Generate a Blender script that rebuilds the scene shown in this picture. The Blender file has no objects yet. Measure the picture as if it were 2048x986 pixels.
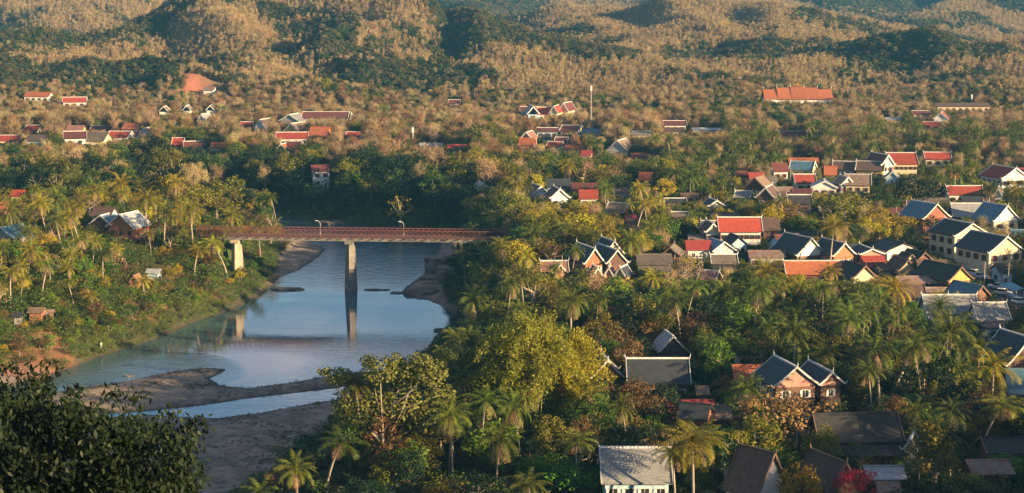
import bpy, bmesh, math, random
import numpy as np
from mathutils import Vector, Matrix
random.seed(7); rng = np.random.default_rng(7)
R = math.radians; PI = math.pi
scene = bpy.context.scene
COL = scene.collection
# ------------------------------------------------------------------ camera geometry
F = 3600.0; CX, CY = 1024.0, 493.0; CAMZ = 80.0
PITCH = math.atan(533 / F); CP, SP = math.cos(PITCH), math.sin(PITCH)
def ray(px, py):
    u = (px - CX) / F; v = (CY - py) / F
    return np.array([u, CP + v * SP, -SP + v * CP])
def P(px, py, z):
    d = ray(px, py); t = (z - CAMZ) / d[2]
    return np.array([d[0] * t, d[1] * t, z])
def PY(px, py, Y):
    d = ray(px, py); t = Y / d[1]
    return np.array([d[0] * t, Y, CAMZ + d[2] * t])
def proj(x, y, z):
    dep = y * CP - (z - CAMZ) * SP
    v = y * SP + (z - CAMZ) * CP
    return CX + F * x / dep, CY - F * v / dep, dep
cam_d = bpy.data.cameras.new("camera"); cam = bpy.data.objects.new("camera", cam_d); COL.objects.link(cam)
cam.location = (0, 0, CAMZ); cam.rotation_euler = (PI / 2 - PITCH, 0, 0)
cam_d.sensor_width = 36; cam_d.lens = F / 2048 * 36; cam_d.clip_end = 20000; cam_d.clip_start = 0.5
scene.camera = cam

# ------------------------------------------------------------------ light
SUN_AZ, SUN_EL = 60.0, 13.0          # azimuth: degrees to the right of straight behind the camera
sdir = Vector((math.sin(R(SUN_AZ)) * math.cos(R(SUN_EL)), -math.cos(R(SUN_AZ)) * math.cos(R(SUN_EL)), math.sin(R(SUN_EL))))
sl = bpy.data.lights.new("sun", 'SUN'); so = bpy.data.objects.new("sun", sl); COL.objects.link(so)
sl.energy = 5.0; sl.angle = R(0.5); sl.color = (1.0, 0.72, 0.40)
so.rotation_euler = sdir.to_track_quat('Z', 'Y').to_euler(); so.location = (200, -100, 300)
w = bpy.data.worlds.new("World"); scene.world = w; w.use_nodes = True
nt = w.node_tree; nt.nodes.clear()
out = nt.nodes.new('ShaderNodeOutputWorld'); bg = nt.nodes.new('ShaderNodeBackground'); sky = nt.nodes.new('ShaderNodeTexSky')
sky.sky_type = 'NISHITA'; sky.sun_disc = False; sky.sun_elevation = R(SUN_EL); sky.altitude = 300
sky.sun_rotation = math.atan2(sdir.x, sdir.y)
sky.air_density = 1.0; sky.dust_density = 0.3; sky.ozone_density = 2.6
bg.inputs['Strength'].default_value = 0.055
# soft clouds in the sky
tc = nt.nodes.new('ShaderNodeTexCoord'); mp = nt.nodes.new('ShaderNodeMapping'); mp.inputs['Scale'].default_value = (1.0, 1.0, 3.2)
nz = nt.nodes.new('ShaderNodeTexNoise'); nz.inputs['Scale'].default_value = 4.2; nz.inputs['Detail'].default_value = 5; nz.inputs['Roughness'].default_value = .5
rp = nt.nodes.new('ShaderNodeValToRGB'); rp.color_ramp.elements[0].position = .53; rp.color_ramp.elements[1].position = .78
mx = nt.nodes.new('ShaderNodeMixRGB'); mx.inputs['Color2'].default_value = (11, 8.8, 8.2, 1)
L = nt.links
L.new(tc.outputs['Generated'], mp.inputs['Vector']); L.new(mp.outputs[0], nz.inputs['Vector']); L.new(nz.outputs['Fac'], rp.inputs[0])
L.new(rp.outputs['Color'], mx.inputs['Fac']); L.new(sky.outputs[0], mx.inputs['Color1']); L.new(mx.outputs[0], bg.inputs['Color']); L.new(bg.outputs[0], out.inputs['Surface'])
vs = scene.view_settings; vs.view_transform = 'Standard'; vs.look = 'None'; vs.exposure = 1.6; vs.gamma = 1; vs.use_curve_mapping = False
scene.render.engine = 'CYCLES'
scene.cycles.max_bounces = 5; scene.cycles.transparent_max_bounces = 4; scene.cycles.volume_bounces = 0

# ------------------------------------------------------------------ materials
MATS = {}
def new_mat(name):
    m = bpy.data.materials.new(name); m.use_nodes = True; m.node_tree.nodes.clear()
    o = m.node_tree.nodes.new('ShaderNodeOutputMaterial'); return m, m.node_tree, o
def node(t, kind, **kw):
    n = t.nodes.new(kind)
    for k, v in kw.items():
        if k in n.inputs: n.inputs[k].default_value = v
        else: setattr(n, k, v)
    return n
def mixc(t, fac, a, b, blend='MIX'):
    n = t.nodes.new('ShaderNodeMixRGB'); n.blend_type = blend
    for i, v in (('Fac', fac), ('Color1', a), ('Color2', b)):
        if hasattr(v, 'is_output') or hasattr(v, 'links'): t.links.new(v, n.inputs[i])
        else: n.inputs[i].default_value = v if i == 'Fac' else (*v[:3], 1)
    return n.outputs[0]
def surf(name, col, col2=None, rough=.8, scale=.9, stain=.5, tiles=None, corr=None, metal=0, bump=.3):
    """painted / tiled / metal surface: two-tone mottling, dirt streaks, optional tile courses or corrugation"""
    if name in MATS: return MATS[name]
    m, t, o = new_mat(name); lk = t.links.new
    bs = node(t, 'ShaderNodeBsdfPrincipled', Roughness=rough, Metallic=metal)
    tcn = node(t, 'ShaderNodeTexCoord'); n1 = node(t, 'ShaderNodeTexNoise', Scale=scale, Detail=6.0, Roughness=.65)
    lk(tcn.outputs['Object'], n1.inputs['Vector'])
    col2 = col2 or tuple(c * .6 for c in col)
    r1 = node(t, 'ShaderNodeValToRGB'); r1.color_ramp.elements[0].position = .38; r1.color_ramp.elements[1].position = .68
    lk(n1.outputs['Fac'], r1.inputs[0])
    c = mixc(t, r1.outputs[0], col, col2)
    # downward stains
    mp = node(t, 'ShaderNodeMapping', Scale=(3.0, 3.0, .35)); lk(tcn.outputs['Object'], mp.inputs[0])
    n2 = node(t, 'ShaderNodeTexNoise', Scale=1.0, Detail=4.0); lk(mp.outputs[0], n2.inputs['Vector'])
    r2 = node(t, 'ShaderNodeValToRGB'); r2.color_ramp.elements[0].position = .46; r2.color_ramp.elements[1].position = .70
    lk(n2.outputs['Fac'], r2.inputs[0])
    ml = node(t, 'ShaderNodeMath', operation='MULTIPLY'); lk(r2.outputs[0], ml.inputs[0]); ml.inputs[1].default_value = stain
    c = mixc(t, ml.outputs[0], c, tuple(x * .35 + .01 for x in col))
    oi = node(t, 'ShaderNodeObjectInfo')
    mr = node(t, 'ShaderNodeMapRange'); mr.inputs['To Min'].default_value = .82; mr.inputs['To Max'].default_value = 1.15
    lk(oi.outputs['Random'], mr.inputs['Value'])
    cc = node(t, 'ShaderNodeCombineColor'); [lk(mr.outputs[0], cc.inputs[i]) for i in range(3)]
    c = mixc(t, 1.0, c, cc.outputs[0], 'MULTIPLY')
    h = n1.outputs['Fac']
    if tiles:
        br = node(t, 'ShaderNodeTexBrick'); br.offset = .5
        br.inputs['Scale'].default_value = 1.0; br.inputs['Brick Width'].default_value = tiles; br.inputs['Row Height'].default_value = tiles
        br.inputs['Mortar Size'].default_value = tiles * .12; br.inputs['Color1'].default_value = (1, 1, 1, 1); br.inputs['Color2'].default_value = (.72, .72, .72, 1); br.inputs['Mortar'].default_value = (.45, .45, .45, 1)
        at = node(t, 'ShaderNodeAttribute', attribute_name='UVMap'); lk(at.outputs['Vector'], br.inputs['Vector'])
        c = mixc(t, .8, c, br.outputs['Color'], 'MULTIPLY'); h = br.outputs['Fac']
    if corr:
        wv = node(t, 'ShaderNodeTexWave', Scale=corr, Distortion=.0); wv.bands_direction = 'X'
        at = node(t, 'ShaderNodeAttribute', attribute_name='UVMap'); lk(at.outputs['Vector'], wv.inputs['Vector'])
        c = mixc(t, .45, c, wv.outputs['Color'], 'MULTIPLY'); h = wv.outputs['Fac']
    bp = node(t, 'ShaderNodeBump', Strength=bump, Distance=.06); lk(h, bp.inputs['Height']); lk(bp.outputs[0], bs.inputs['Normal'])
    lk(c, bs.inputs['Base Color']); lk(bs.outputs[0], o.inputs['Surface'])
    MATS[name] = m; return m
def leaf_mat(name, transl=.24, nscale=1.2, fixed=None):
    m, t, o = new_mat(name); lk = t.links.new
    oi = node(t, 'ShaderNodeObjectInfo')
    hsv = node(t, 'ShaderNodeHueSaturation')
    m1 = node(t, 'ShaderNodeMapRange'); m1.inputs['To Min'].default_value = .475; m1.inputs['To Max'].default_value = .525; lk(oi.outputs['Random'], m1.inputs[0])
    mu = node(t, 'ShaderNodeMath', operation='MULTIPLY'); mu.inputs[1].default_value = 37.7; lk(oi.outputs['Random'], mu.inputs[0])
    fr = node(t, 'ShaderNodeMath', operation='FRACT'); lk(mu.outputs[0], fr.inputs[0])
    m2 = node(t, 'ShaderNodeMapRange'); m2.inputs['To Min'].default_value = .65; m2.inputs['To Max'].default_value = 1.35; lk(fr.outputs[0], m2.inputs[0])
    lk(m1.outputs[0], hsv.inputs['Hue']); lk(m2.outputs[0], hsv.inputs['Value'])
    if fixed: hsv.inputs['Color'].default_value = (*fixed, 1)
    else: lk(oi.outputs['Color'], hsv.inputs['Color'])
    tcn = node(t, 'ShaderNodeTexCoord'); n1 = node(t, 'ShaderNodeTexNoise', Scale=nscale, Detail=3.0, Roughness=.8); lk(tcn.outputs['Object'], n1.inputs['Vector'])
    m3 = node(t, 'ShaderNodeMapRange'); m3.inputs['From Min'].default_value = .3; m3.inputs['From Max'].default_value = .7; m3.inputs['To Min'].default_value = .6; m3.inputs['To Max'].default_value = 1.45
    lk(n1.outputs['Fac'], m3.inputs[0])
    cc = node(t, 'ShaderNodeCombineColor'); [lk(m3.outputs[0], cc.inputs[i]) for i in range(3)]
    c = mixc(t, 1.0, hsv.outputs[0], cc.outputs[0], 'MULTIPLY')
    d = node(t, 'ShaderNodeBsdfPrincipled', Roughness=.55); lk(c, d.inputs['Base Color'])
    d.inputs['Specular IOR Level'].default_value = .25
    tr = node(t, 'ShaderNodeBsdfTranslucent'); lk(c, tr.inputs['Color'])
    ms = node(t, 'ShaderNodeMixShader', Fac=transl); lk(d.outputs[0], ms.inputs[1]); lk(tr.outputs[0], ms.inputs[2]); lk(ms.outputs[0], o.inputs['Surface'])
    MATS[name] = m; return m
LEAF = leaf_mat('foliage'); TWIG = leaf_mat('twigs', .1)
BARK = surf('bark', (.20, .15, .11), (.10, .08, .06), scale=4); PALEBARK = surf('pale_bark', (.42, .34, .26), (.25, .2, .15), scale=4)
DEAD = surf('dry_frond', (.30, .20, .10), (.18, .11, .05))
TRIM = surf('white_trim', (.72, .69, .65), (.5, .47, .43), stain=.3)
WIN = surf('window_glass', (.03, .035, .04), rough=.15, stain=0); WFRAME = surf('window_frame', (.22, .12, .07))
ROOF = dict(
    red=surf('red_tiles', (.50, .075, .035), (.36, .05, .03), tiles=.33), orange=surf('orange_tiles', (.55, .17, .06), (.42, .11, .045), tiles=.33),
    maroon=surf('maroon_tiles', (.20, .05, .04), (.11, .035, .03), tiles=.33), brown=surf('brown_tiles', (.17, .10, .07), (.09, .055, .045), tiles=.33),
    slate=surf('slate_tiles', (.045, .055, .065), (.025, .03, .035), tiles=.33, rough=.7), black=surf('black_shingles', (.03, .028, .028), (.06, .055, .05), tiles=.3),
    grey=surf('grey_tiles', (.36, .36, .35), (.24, .24, .235), tiles=.33), tan=surf('tan_tiles', (.34, .23, .15), (.2, .13, .09), tiles=.33),
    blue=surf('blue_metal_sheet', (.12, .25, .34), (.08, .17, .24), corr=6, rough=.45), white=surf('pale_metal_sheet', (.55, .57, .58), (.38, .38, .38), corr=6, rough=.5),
    rust=surf('rusty_sheet', (.30, .14, .08), (.33, .31, .30), corr=6, rough=.6, scale=.8), redmetal=surf('red_metal_sheet', (.42, .06, .05), (.30, .05, .04), corr=4, rough=.5),
    thatch=surf('weathered_shingles', (.22, .18, .14), (.12, .09, .075), tiles=.3), pinkt=surf('faded_pink_tiles', (.42, .2, .15), (.28, .13, .1), tiles=.3))
WALL = dict(white=surf('white_plaster', (.74, .72, .68), (.62, .59, .54)), cream=surf('cream_plaster', (.68, .57, .36), (.56, .45, .28)),
    wood=surf('dark_timber_boards', (.15, .075, .05), (.08, .045, .03), scale=3), redwood=surf('red_timber_boards', (.33, .10, .06), (.2, .06, .04), scale=3),
    brick=surf('brown_brick', (.30, .14, .09), (.2, .1, .07), tiles=.25), yellow=surf('yellow_plaster', (.66, .46, .12), (.55, .37, .1)),
    blue=surf('pale_blue_plaster', (.42, .58, .66), (.33, .48, .55)), orangewood=surf('orange_timber', (.42, .17, .08), (.3, .11, .05), scale=3),
    grey=surf('grey_cement', (.33, .32, .30), (.22, .21, .2)), pink=surf('pink_plaster', (.52, .27, .2), (.4, .2, .15)))
CONC = surf('stained_concrete', (.24, .21, .175), (.12, .105, .09), scale=.7, stain=.9); PALECONC = surf('pale_and_sunlit_concrete', (.5, .4, .28), (.34, .27, .2), scale=.5, stain=.7)
REDSTEEL = surf('red_painted_steel', (.19, .058, .042), (.09, .036, .026), rough=.6); DKSTEEL = surf('dark_steel', (.06, .05, .045))

# ------------------------------------------------------------------ mesh helpers
def tag(o, label=None, cat=None, group=None, kind=None):
    if label: o['label'] = label
    if cat: o['category'] = cat
    if group: o['group'] = group
    if kind: o['kind'] = kind
    return o
def quad_mesh(name, q, mats, midx=None, extra=None):
    """q: (N,4,3) array of loose quads; extra = MB whose faces are added"""
    n = len(q); v = q.reshape(-1, 3); f = np.arange(n * 4).reshape(-1, 4)
    ev, ef, em = ([], [], [])
    if extra: ev, ef, em = extra.v, extra.f, extra.m
    me = bpy.data.meshes.new(name)
    nv = len(v); allv = np.concatenate([v, np.array(ev).reshape(-1, 3)]) if len(ev) else v
    lt = [4] * n + [len(x) for x in ef]; li = list(f.reshape(-1)) + [i + nv for x in ef for i in x]
    me.vertices.add(len(allv)); me.vertices.foreach_set('co', allv.astype(np.float32).reshape(-1))
    me.loops.add(len(li)); me.loops.foreach_set('vertex_index', np.array(li, dtype=np.int32))
    me.polygons.add(len(lt)); st = np.concatenate([[0], np.cumsum(lt)[:-1]]).astype(np.int32)
    me.polygons.foreach_set('loop_start', st); me.polygons.foreach_set('loop_total', np.array(lt, dtype=np.int32))
    mi = np.concatenate([np.zeros(n, int) if midx is None else np.array(midx), np.array(em, dtype=int)]).astype(np.int32)
    me.polygons.foreach_set('material_index', mi)
    me.update(calc_edges=True)
    for m in mats: me.materials.append(m)
    return me
class MB:
    def __init__(s): s.v = []; s.f = []; s.m = []; s.uv = []
    def add(s, vs, fs, m=0):
        b = len(s.v); s.v += [tuple(x) for x in vs]
        for f in fs: s.f.append([i + b for i in f]); s.m.append(m)
        return s
    def box(s, x0, x1, y0, y1, z0, z1, m=0, M=None):
        vs = [(x0, y0, z0), (x1, y0, z0), (x1, y1, z0), (x0, y1, z0), (x0, y0, z1), (x1, y0, z1), (x1, y1, z1), (x0, y1, z1)]
        if M is not None: vs = [tuple(M @ Vector(v)) for v in vs]
        return s.add(vs, [(0, 3, 2, 1), (4, 5, 6, 7), (0, 1, 5, 4), (1, 2, 6, 5), (2, 3, 7, 6), (3, 0, 4, 7)], m)
    def bar(s, a, b, w, h=None, m=0):
        a = Vector(a); b = Vector(b); h = h or w; d = b - a; L = d.length
        if L < 1e-6: return s
        M = Matrix.Translation(a) @ d.to_track_quat('X', 'Z').to_matrix().to_4x4()
        return s.box(0, L, -w / 2, w / 2, -h / 2, h / 2, m, M)
    def tube(s, pts, rad, n=6, m=0):
        b = len(s.v); k = len(pts)
        for i, p in enumerate(pts):
            p = Vector(p); d = Vector(pts[min(i + 1, k - 1)]) - Vector(pts[max(i - 1, 0)])
            if d.length < 1e-9: d = Vector((0, 0, 1))
            q = d.to_track_quat('Z', 'X')
            for j in range(n):
                a = 2 * PI * j / n; s.v.append(tuple(p + q @ Vector((math.cos(a) * rad[i], math.sin(a) * rad[i], 0))))
        for i in range(k - 1):
            for j in range(n):
                j2 = (j + 1) % n; s.f.append([b + i * n + j, b + i * n + j2, b + (i + 1) * n + j2, b + (i + 1) * n + j]); s.m.append(m)
        s.f.append([b + j for j in range(n)][::-1]); s.m.append(m); s.f.append([b + (k - 1) * n + j for j in range(n)]); s.m.append(m)
        return s
    def mesh(s, name, mats, smooth=False, uvf=None):
        me = bpy.data.meshes.new(name); me.from_pydata(s.v, [], s.f)
        for m in (mats if isinstance(mats, (list, tuple)) else [mats]): me.materials.append(m)
        me.polygons.foreach_set('material_index', s.m)
        if smooth: me.polygons.foreach_set('use_smooth', [True] * len(s.f))
        me.update(); auto_uv(me); return me
    def build(s, name, mats, parent=None, smooth=False):
        o = bpy.data.objects.new(name, s.mesh(name, mats, smooth)); COL.objects.link(o)
        if parent: o.parent = parent
        return o
def auto_uv(me):
    """uv in metres: u along the horizontal edge direction, v up the slope"""
    uv = me.uv_layers.new(name='UVMap'); co = [v.co for v in me.vertices]
    for p in me.polygons:
        n = p.normal
        u = Vector((-n.y, n.x, 0))
        if u.length < 1e-4: u = Vector((1, 0, 0))
        u.normalize(); v = n.cross(u)
        for li in p.loop_indices:
            c = co[me.loops[li].vertex_index]; uv.data[li].uv = (c.dot(u), c.dot(v))
def empty(name, loc, rz=0):
    o = bpy.data.objects.new(name, None); COL.objects.link(o); o.location = loc; o.rotation_euler = (0, 0, rz); o.empty_display_size = .5
    return o
def link(name, me, parent=None, loc=None):
    o = bpy.data.objects.new(name, me); COL.objects.link(o)
    if parent: o.parent = parent
    if loc is not None: o.location = loc
    return o

# ------------------------------------------------------------------ noise, polygons
def vnoise(x, y, seed=0):
    xi = np.floor(x).astype(np.int64); yi = np.floor(y).astype(np.int64); xf = x - xi; yf = y - yi
    def h(a, b):
        n = (a * 374761393 + b * 668265263 + seed * 974711) & 0xffffffff
        n = ((n ^ (n >> 13)) * 1274126177) & 0xffffffff
        return ((n ^ (n >> 16)) & 0xffff) / 65535.0
    u = xf * xf * xf * (xf * (xf * 6 - 15) + 10); v = yf * yf * yf * (yf * (yf * 6 - 15) + 10)
    return (h(xi, yi) * (1 - u) + h(xi + 1, yi) * u) * (1 - v) + (h(xi, yi + 1) * (1 - u) + h(xi + 1, yi + 1) * u) * v
def fbm(x, y, seed=0, oct=4):
    s = 0; a = .5; t = 0
    for i in range(oct): s = s + a * vnoise(x, y, seed + i); t += a; a *= .5; x = x * 2.03 + 5.1; y = y * 2.03 + 1.7
    return s / t
def seg_d(x, y, a, b):
    ax, ay = a[0], a[1]; dx, dy = b[0] - ax, b[1] - ay
    t = np.clip(((x - ax) * dx + (y - ay) * dy) / (dx * dx + dy * dy + 1e-9), 0, 1)
    return np.hypot(x - ax - t * dx, y - ay - t * dy), t
def inpoly(x, y, poly):
    ins = np.zeros(np.shape(x), bool); n = len(poly)
    for i in range(n):
        x1, y1 = poly[i][0], poly[i][1]; x2, y2 = poly[(i + 1) % n][0], poly[(i + 1) % n][1]
        c = ((y1 > y) != (y2 > y)) & (x < (x2 - x1) * (y - y1) / (y2 - y1 + 1e-12) + x1); ins ^= c
    return ins
def sdf(x, y, poly):
    d = np.full(np.shape(x), 1e9)
    for i in range(len(poly)): d = np.minimum(d, seg_d(x, y, poly[i], poly[(i + 1) % len(poly)])[0])
    return np.where(inpoly(x, y, poly), -d, d)

# ------------------------------------------------------------------ terrain
WZ = -12.0
W1px = [(300, 458), (480, 456), (570, 470), (610, 482), (652, 498), (640, 512), (600, 540), (560, 556), (520, 590), (450, 625), (390, 642), (300, 682), (200, 712), (120, 742), (60, 765), (-150, 800), (-150, 850), (60, 800),
        (120, 782), (240, 765), (330, 746), (400, 736), (452, 738), (440, 748), (420, 757), (440, 770), (500, 775), (580, 765), (640, 755), (745, 742), (820, 742), (850, 700), (870, 672), (900, 647), (906, 626), (860, 602), (800, 587), (815, 572), (850, 545),
        (872, 510), (880, 480), (905, 470), (800, 455), (700, 449), (620, 441), (540, 429), (440, 423), (300, 418)]
W2px = [(690, 773), (600, 785), (480, 800), (400, 812), (300, 822), (200, 828), (200, 836), (300, 830), (380, 836), (440, 836), (520, 826), (600, 810), (690, 796), (760, 780), (760, 762)]
LOWpx = [(300, 458), (480, 456), (560, 474), (590, 488), (562, 520), (556, 554), (518, 589), (448, 624), (388, 641), (298, 681), (198, 711), (118, 740), (40, 745), (-200, 790), (-200, 1300), (380, 1300), (440, 990), (560, 945), (640, 905), (670, 860), (690, 830), (770, 780), (850, 745),
         (870, 690), (905, 650), (915, 626), (880, 600), (880, 585), (900, 545), (915, 500), (910, 468), (800, 452), (700, 446), (620, 438), (540, 426), (440, 420), (300, 415)]
W1 = [P(a, b, WZ) for a, b in W1px]; W2 = [P(a, b, WZ) for a, b in W2px]; LOW = [P(a, b, WZ + .5) for a, b in LOWpx]
RIDGES = [  # (px, py, Y) crest points, half width
    ([(1480, 232, 1000), (1540, 218, 1040), (1600, 216, 1050), (1670, 218, 1050), (1760, 230, 1020)], 60),
    ([(-300, 100, 1330), (0, 88, 1370), (130, 66, 1410), (260, 52, 1450), (340, 22, 1500), (430, -10, 1560), (560, -30, 1600), (700, -25, 1580), (830, 2, 1500), (900, 40, 1440), (960, 62, 1400), (1130, 112, 1290), (1300, 146, 1210), (1400, 164, 1160)], 130),
    ([(830, 2, 1500), (790, 62, 1390), (690, 80, 1330), (600, 112, 1250), (560, 150, 1190)], 65),
    ([(640, 165, 1140), (760, 118, 1220), (900, 112, 1240), (1010, 140, 1180)], 60),
    ([(260, 52, 1450), (235, 90, 1340), (255, 130, 1240), (262, 160, 1180)], 60), ([(-60, 150, 1170), (40, 106, 1260), (0, 88, 1370)], 60), ([(130, 66, 1410), (170, 104, 1290), (190, 130, 1220)], 60),
    ([(400, -5, 1540), (450, 50, 1400), (510, 108, 1260), (540, 150, 1180)], 75), ([(900, 40, 1440), (960, 84, 1330), (1040, 120, 1240)], 60),
    ([(80, 178, 1130), (200, 138, 1185), (300, 124, 1200), (372, 144, 1180)], 42),
    ([(1000, 68, 2000), (1080, 43, 1980), (1180, 20, 1960), (1300, -4, 1960), (1450, 0, 1900), (1560, 20, 1800), (1620, 50, 1680), (1740, 92, 1480), (1830, 126, 1330)], 170),
    ([(1450, 0, 1900), (1400, 50, 1680), (1330, 86, 1500), (1270, 124, 1360), (1240, 148, 1280)], 75),
    ([(1120, 34, 1960), (1180, 56, 1780), (1250, 88, 1560), (1300, 122, 1400)], 100), ([(1300, -4, 1960), (1370, 40, 1700), (1440, 80, 1500)], 70),
    ([(1560, 20, 1800), (1560, 86, 1480), (1500, 136, 1290)], 75), ([(1620, 50, 1680), (1660, 100, 1430)], 50),
    ([(1560, 182, 1140), (1680, 122, 1230), (1740, 99, 1280), (1800, 68, 1340), (1850, 56, 1370), (1920, 62, 1370), (2000, 72, 1350), (2100, 80, 1340), (2400, 80, 1340)], 95),
    ([(1850, 56, 1370), (1880, 110, 1240), (1930, 160, 1130)], 55), ([(2000, 72, 1350), (2040, 130, 1200)], 50),
    ([(-800, -130, 3200), (300, -140, 3200), (1000, -110, 3300), (1700, -130, 3300), (2900, -120, 3200)], 480),
    ([(-800, -140, 5000), (1000, -120, 5000), (2900, -140, 5000)], 1100),
    ([(1590, -60, 3000), (1680, 28, 2500), (1760, 62, 2200)], 110), ([(2150, -40, 2800), (2010, 6, 2450), (1900, 26, 2250), (1800, 62, 2050)], 100),
    ([(-200, -50, 2400), (0, -30, 2150), (130, -4, 2000), (240, -60, 2400)], 120), ([(1000, -80, 3000), (900, -14, 2600), (950, 42, 2150)], 120), ([(1350, -60, 2900), (1480, -14, 2600), (1560, 6, 2400)], 120),
    ([(360, 152, 1140), (400, 150, 1150), (432, 168, 1142)], 22),
]
RW = [([PY(*p) for p in pts], wd) for pts, wd in RIDGES]
CAMHILL_SHADE_RIDGE = [(-220, -160, 70), (0, -28, 80), (130, -10, 64), (215, 110, 52), (240, 225, 43), (250, 290, 28)]  # points right of the camera: unseen ridge added to cast foreground shade
def ground(x, y):
    x = np.asarray(x, float); y = np.asarray(y, float)
    z = np.zeros(np.shape(x))
    # river
    near = (np.abs(x) < 700) & (y < 1100) & (y > 100)
    if np.any(near):
        xn = x[near] if x.ndim else x.reshape(1); yn = y[near] if y.ndim else y.reshape(1)
        wob = (fbm(xn / 9, yn / 9, 3) - .5) * 3.0
        dw = np.minimum(sdf(xn, yn, W1), sdf(xn, yn, W2)) + wob * .6
        dl = np.minimum(sdf(xn, yn, LOW), dw) + wob
        zz = np.where(dw < 0, np.maximum(-1.6, dw * .2), np.minimum(dw * .13, .75) + np.clip(dw / 12, 0, 1) * (fbm(xn / 6, yn / 6, 9) - .45) * 1.6)
        wb = np.where((xn < -40) & (yn < 620), 42.0, 24.0)
        r = np.clip(dl / wb, 0, 1); r = r * (1.6 - .6 * r)
        zb = WZ + zz + r * (12 - np.maximum(zz, 0)) + np.where((r > 0) & (r < 1), (fbm(xn / 7, yn / 7, 5) - .5) * 2.2 * np.sin(r * PI), 0)
        if z.ndim: z[near] = np.minimum(zb, 0)
        else: z = np.minimum(zb, 0)[0]
    # bridge abutment mounds
    for (ax, ay) in ((-97, 541), (-88, 541), (14, 533), (30, 531)):
        z = np.where(z > -6.5, np.maximum(z, 3.0 - np.maximum(np.hypot(x - ax, y - ay) - 7, 0) * .7), z)
    # hills
    far = y > 850
    hz = np.zeros(np.shape(x))
    for pts, wd in RW:
        best = np.zeros(np.shape(x))
        for a, b in zip(pts[:-1], pts[1:]):
            d, t = seg_d(x, y, a, b); h = a[2] + t * (b[2] - a[2]); u = d / wd
            best = np.maximum(best, h * np.exp(-np.abs(u) ** 1.5 * 1.1))
        hz = (hz ** 6 + best ** 6) ** (1 / 6)
    rid = 1 - np.abs(2 * fbm(x / 130 + 3 + y / 700, y / 280, 21, 3) - 1) * 3.2
    rid2 = 1 - np.abs(2 * fbm(x / 85, y / 140, 33, 3) - 1) * 2
    k = np.clip((hz - 6) / 40, 0, 1)
    wx_ = x + 60 * (fbm(x / 300, y / 300, 71, 2) - .5) + y * .12
    bil = np.clip(np.abs(2 * fbm(wx_ / 215 + 9, y / 480 + 2, 61, 2) - 1) * 3.4, 0, 1) ** .8
    bil2 = np.clip(np.abs(2 * fbm(wx_ / 70 + 4, y / 170, 67, 2) - 1) * 3, 0, 1) ** .8
    hz = hz * (.50 + .42 * bil + .12 * bil2)
    hz = hz + k * (rid * 5 + rid2 * 2) * np.clip((3000 - y) / 800, .3, 1)
    ramp = np.clip((y - 900) / 150, 0, 1)
    z = np.where(y > 850, np.maximum(hz * ramp * ramp * (3 - 2 * ramp), 0), z)
    # the camera's hill, plus an unseen ridge added to shade the foreground
    ch = np.full(np.shape(x), -99.0)
    for a, b in zip(CAMHILL_SHADE_RIDGE[:-1], CAMHILL_SHADE_RIDGE[1:]):
        d, t = seg_d(x, y, a, b); ch = np.maximum(ch, a[2] + t * (b[2] - a[2]) - .5 * d)
    z = np.where(y < 450, np.maximum(z, ch), z)
    return z
def G(x, y): return float(ground(np.array([x]), np.array([y]))[0])

xs = np.unique(np.concatenate([np.arange(-170, 112, 1.5), np.arange(-420, 421, 6.0), np.arange(-1000, 1001, 14.0), np.linspace(-4500, 4500, 90)]).round(2))
ys = np.unique(np.concatenate([np.arange(-400, 300, 10.0), np.arange(300, 700, 1.7), np.arange(700, 1000, 6.0), np.arange(1000, 2600, 11.0), np.linspace(2600, 6500, 80)]).round(2))
X, Y = np.meshgrid(xs, ys); Z = ground(X.ravel(), Y.ravel()).reshape(X.shape)
nx, ny = len(xs), len(ys)
me = bpy.data.meshes.new('ground')
me.vertices.add(nx * ny); me.vertices.foreach_set('co', np.stack([X, Y, Z], -1).astype(np.float32).reshape(-1))
ii = (np.arange(ny - 1)[:, None] * nx + np.arange(nx - 1)[None, :]).reshape(-1)
fq = np.stack([ii, ii + 1, ii + nx + 1, ii + nx], -1).astype(np.int32)
me.loops.add(fq.size); me.loops.foreach_set('vertex_index', fq.reshape(-1)); me.polygons.add(len(fq))
me.polygons.foreach_set('loop_start', np.arange(len(fq), dtype=np.int32) * 4); me.polygons.foreach_set('loop_total', np.full(len(fq), 4, dtype=np.int32))
me.update(calc_edges=True); me.polygons.foreach_set('use_smooth', [True] * len(fq))
# zone masks: R river sand, G grassy bank, B bare red soil
dl = np.minimum(sdf(X.ravel(), Y.ravel(), LOW), 1e9); dws = np.minimum(sdf(X.ravel(), Y.ravel(), W1), sdf(X.ravel(), Y.ravel(), W2))
SOILpx = [(374, 148), (384, 147), (410, 158), (430, 170), (460, 184), (440, 190), (385, 190), (372, 178)]
SOIL = [PY(a, b, 1112 + (190 - b) * .75) for a, b in SOILpx]
SOIL2 = [P(a, b, -1.5) for a, b in [(225, 560), (250, 535), (330, 520), (400, 522), (420, 540), (340, 552), (300, 575), (235, 592)]]
SOIL3 = [P(a, b, -2.0) for a, b in [(30, 640), (60, 612), (110, 618), (120, 650), (70, 670), (20, 670)]]
sand = np.clip(1 - dl / 1.5, 0, 1) * (Y.ravel() < 640); 
soil = np.clip(1 - sdf(X.ravel(), Y.ravel(), SOIL) / 8, 0, 1)
soil = np.maximum(soil, np.clip(1 - sdf(X.ravel(), Y.ravel(), SOIL2) / 5, 0, .45)); soil = np.maximum(soil, np.clip(1 - sdf(X.ravel(), Y.ravel(), SOIL3) / 4, 0, .5))
grass = np.clip(1 - np.abs(dl - 14) / 22, 0, 1)
wet = np.clip(1 - dws / 1.8, 0, 1)
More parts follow.
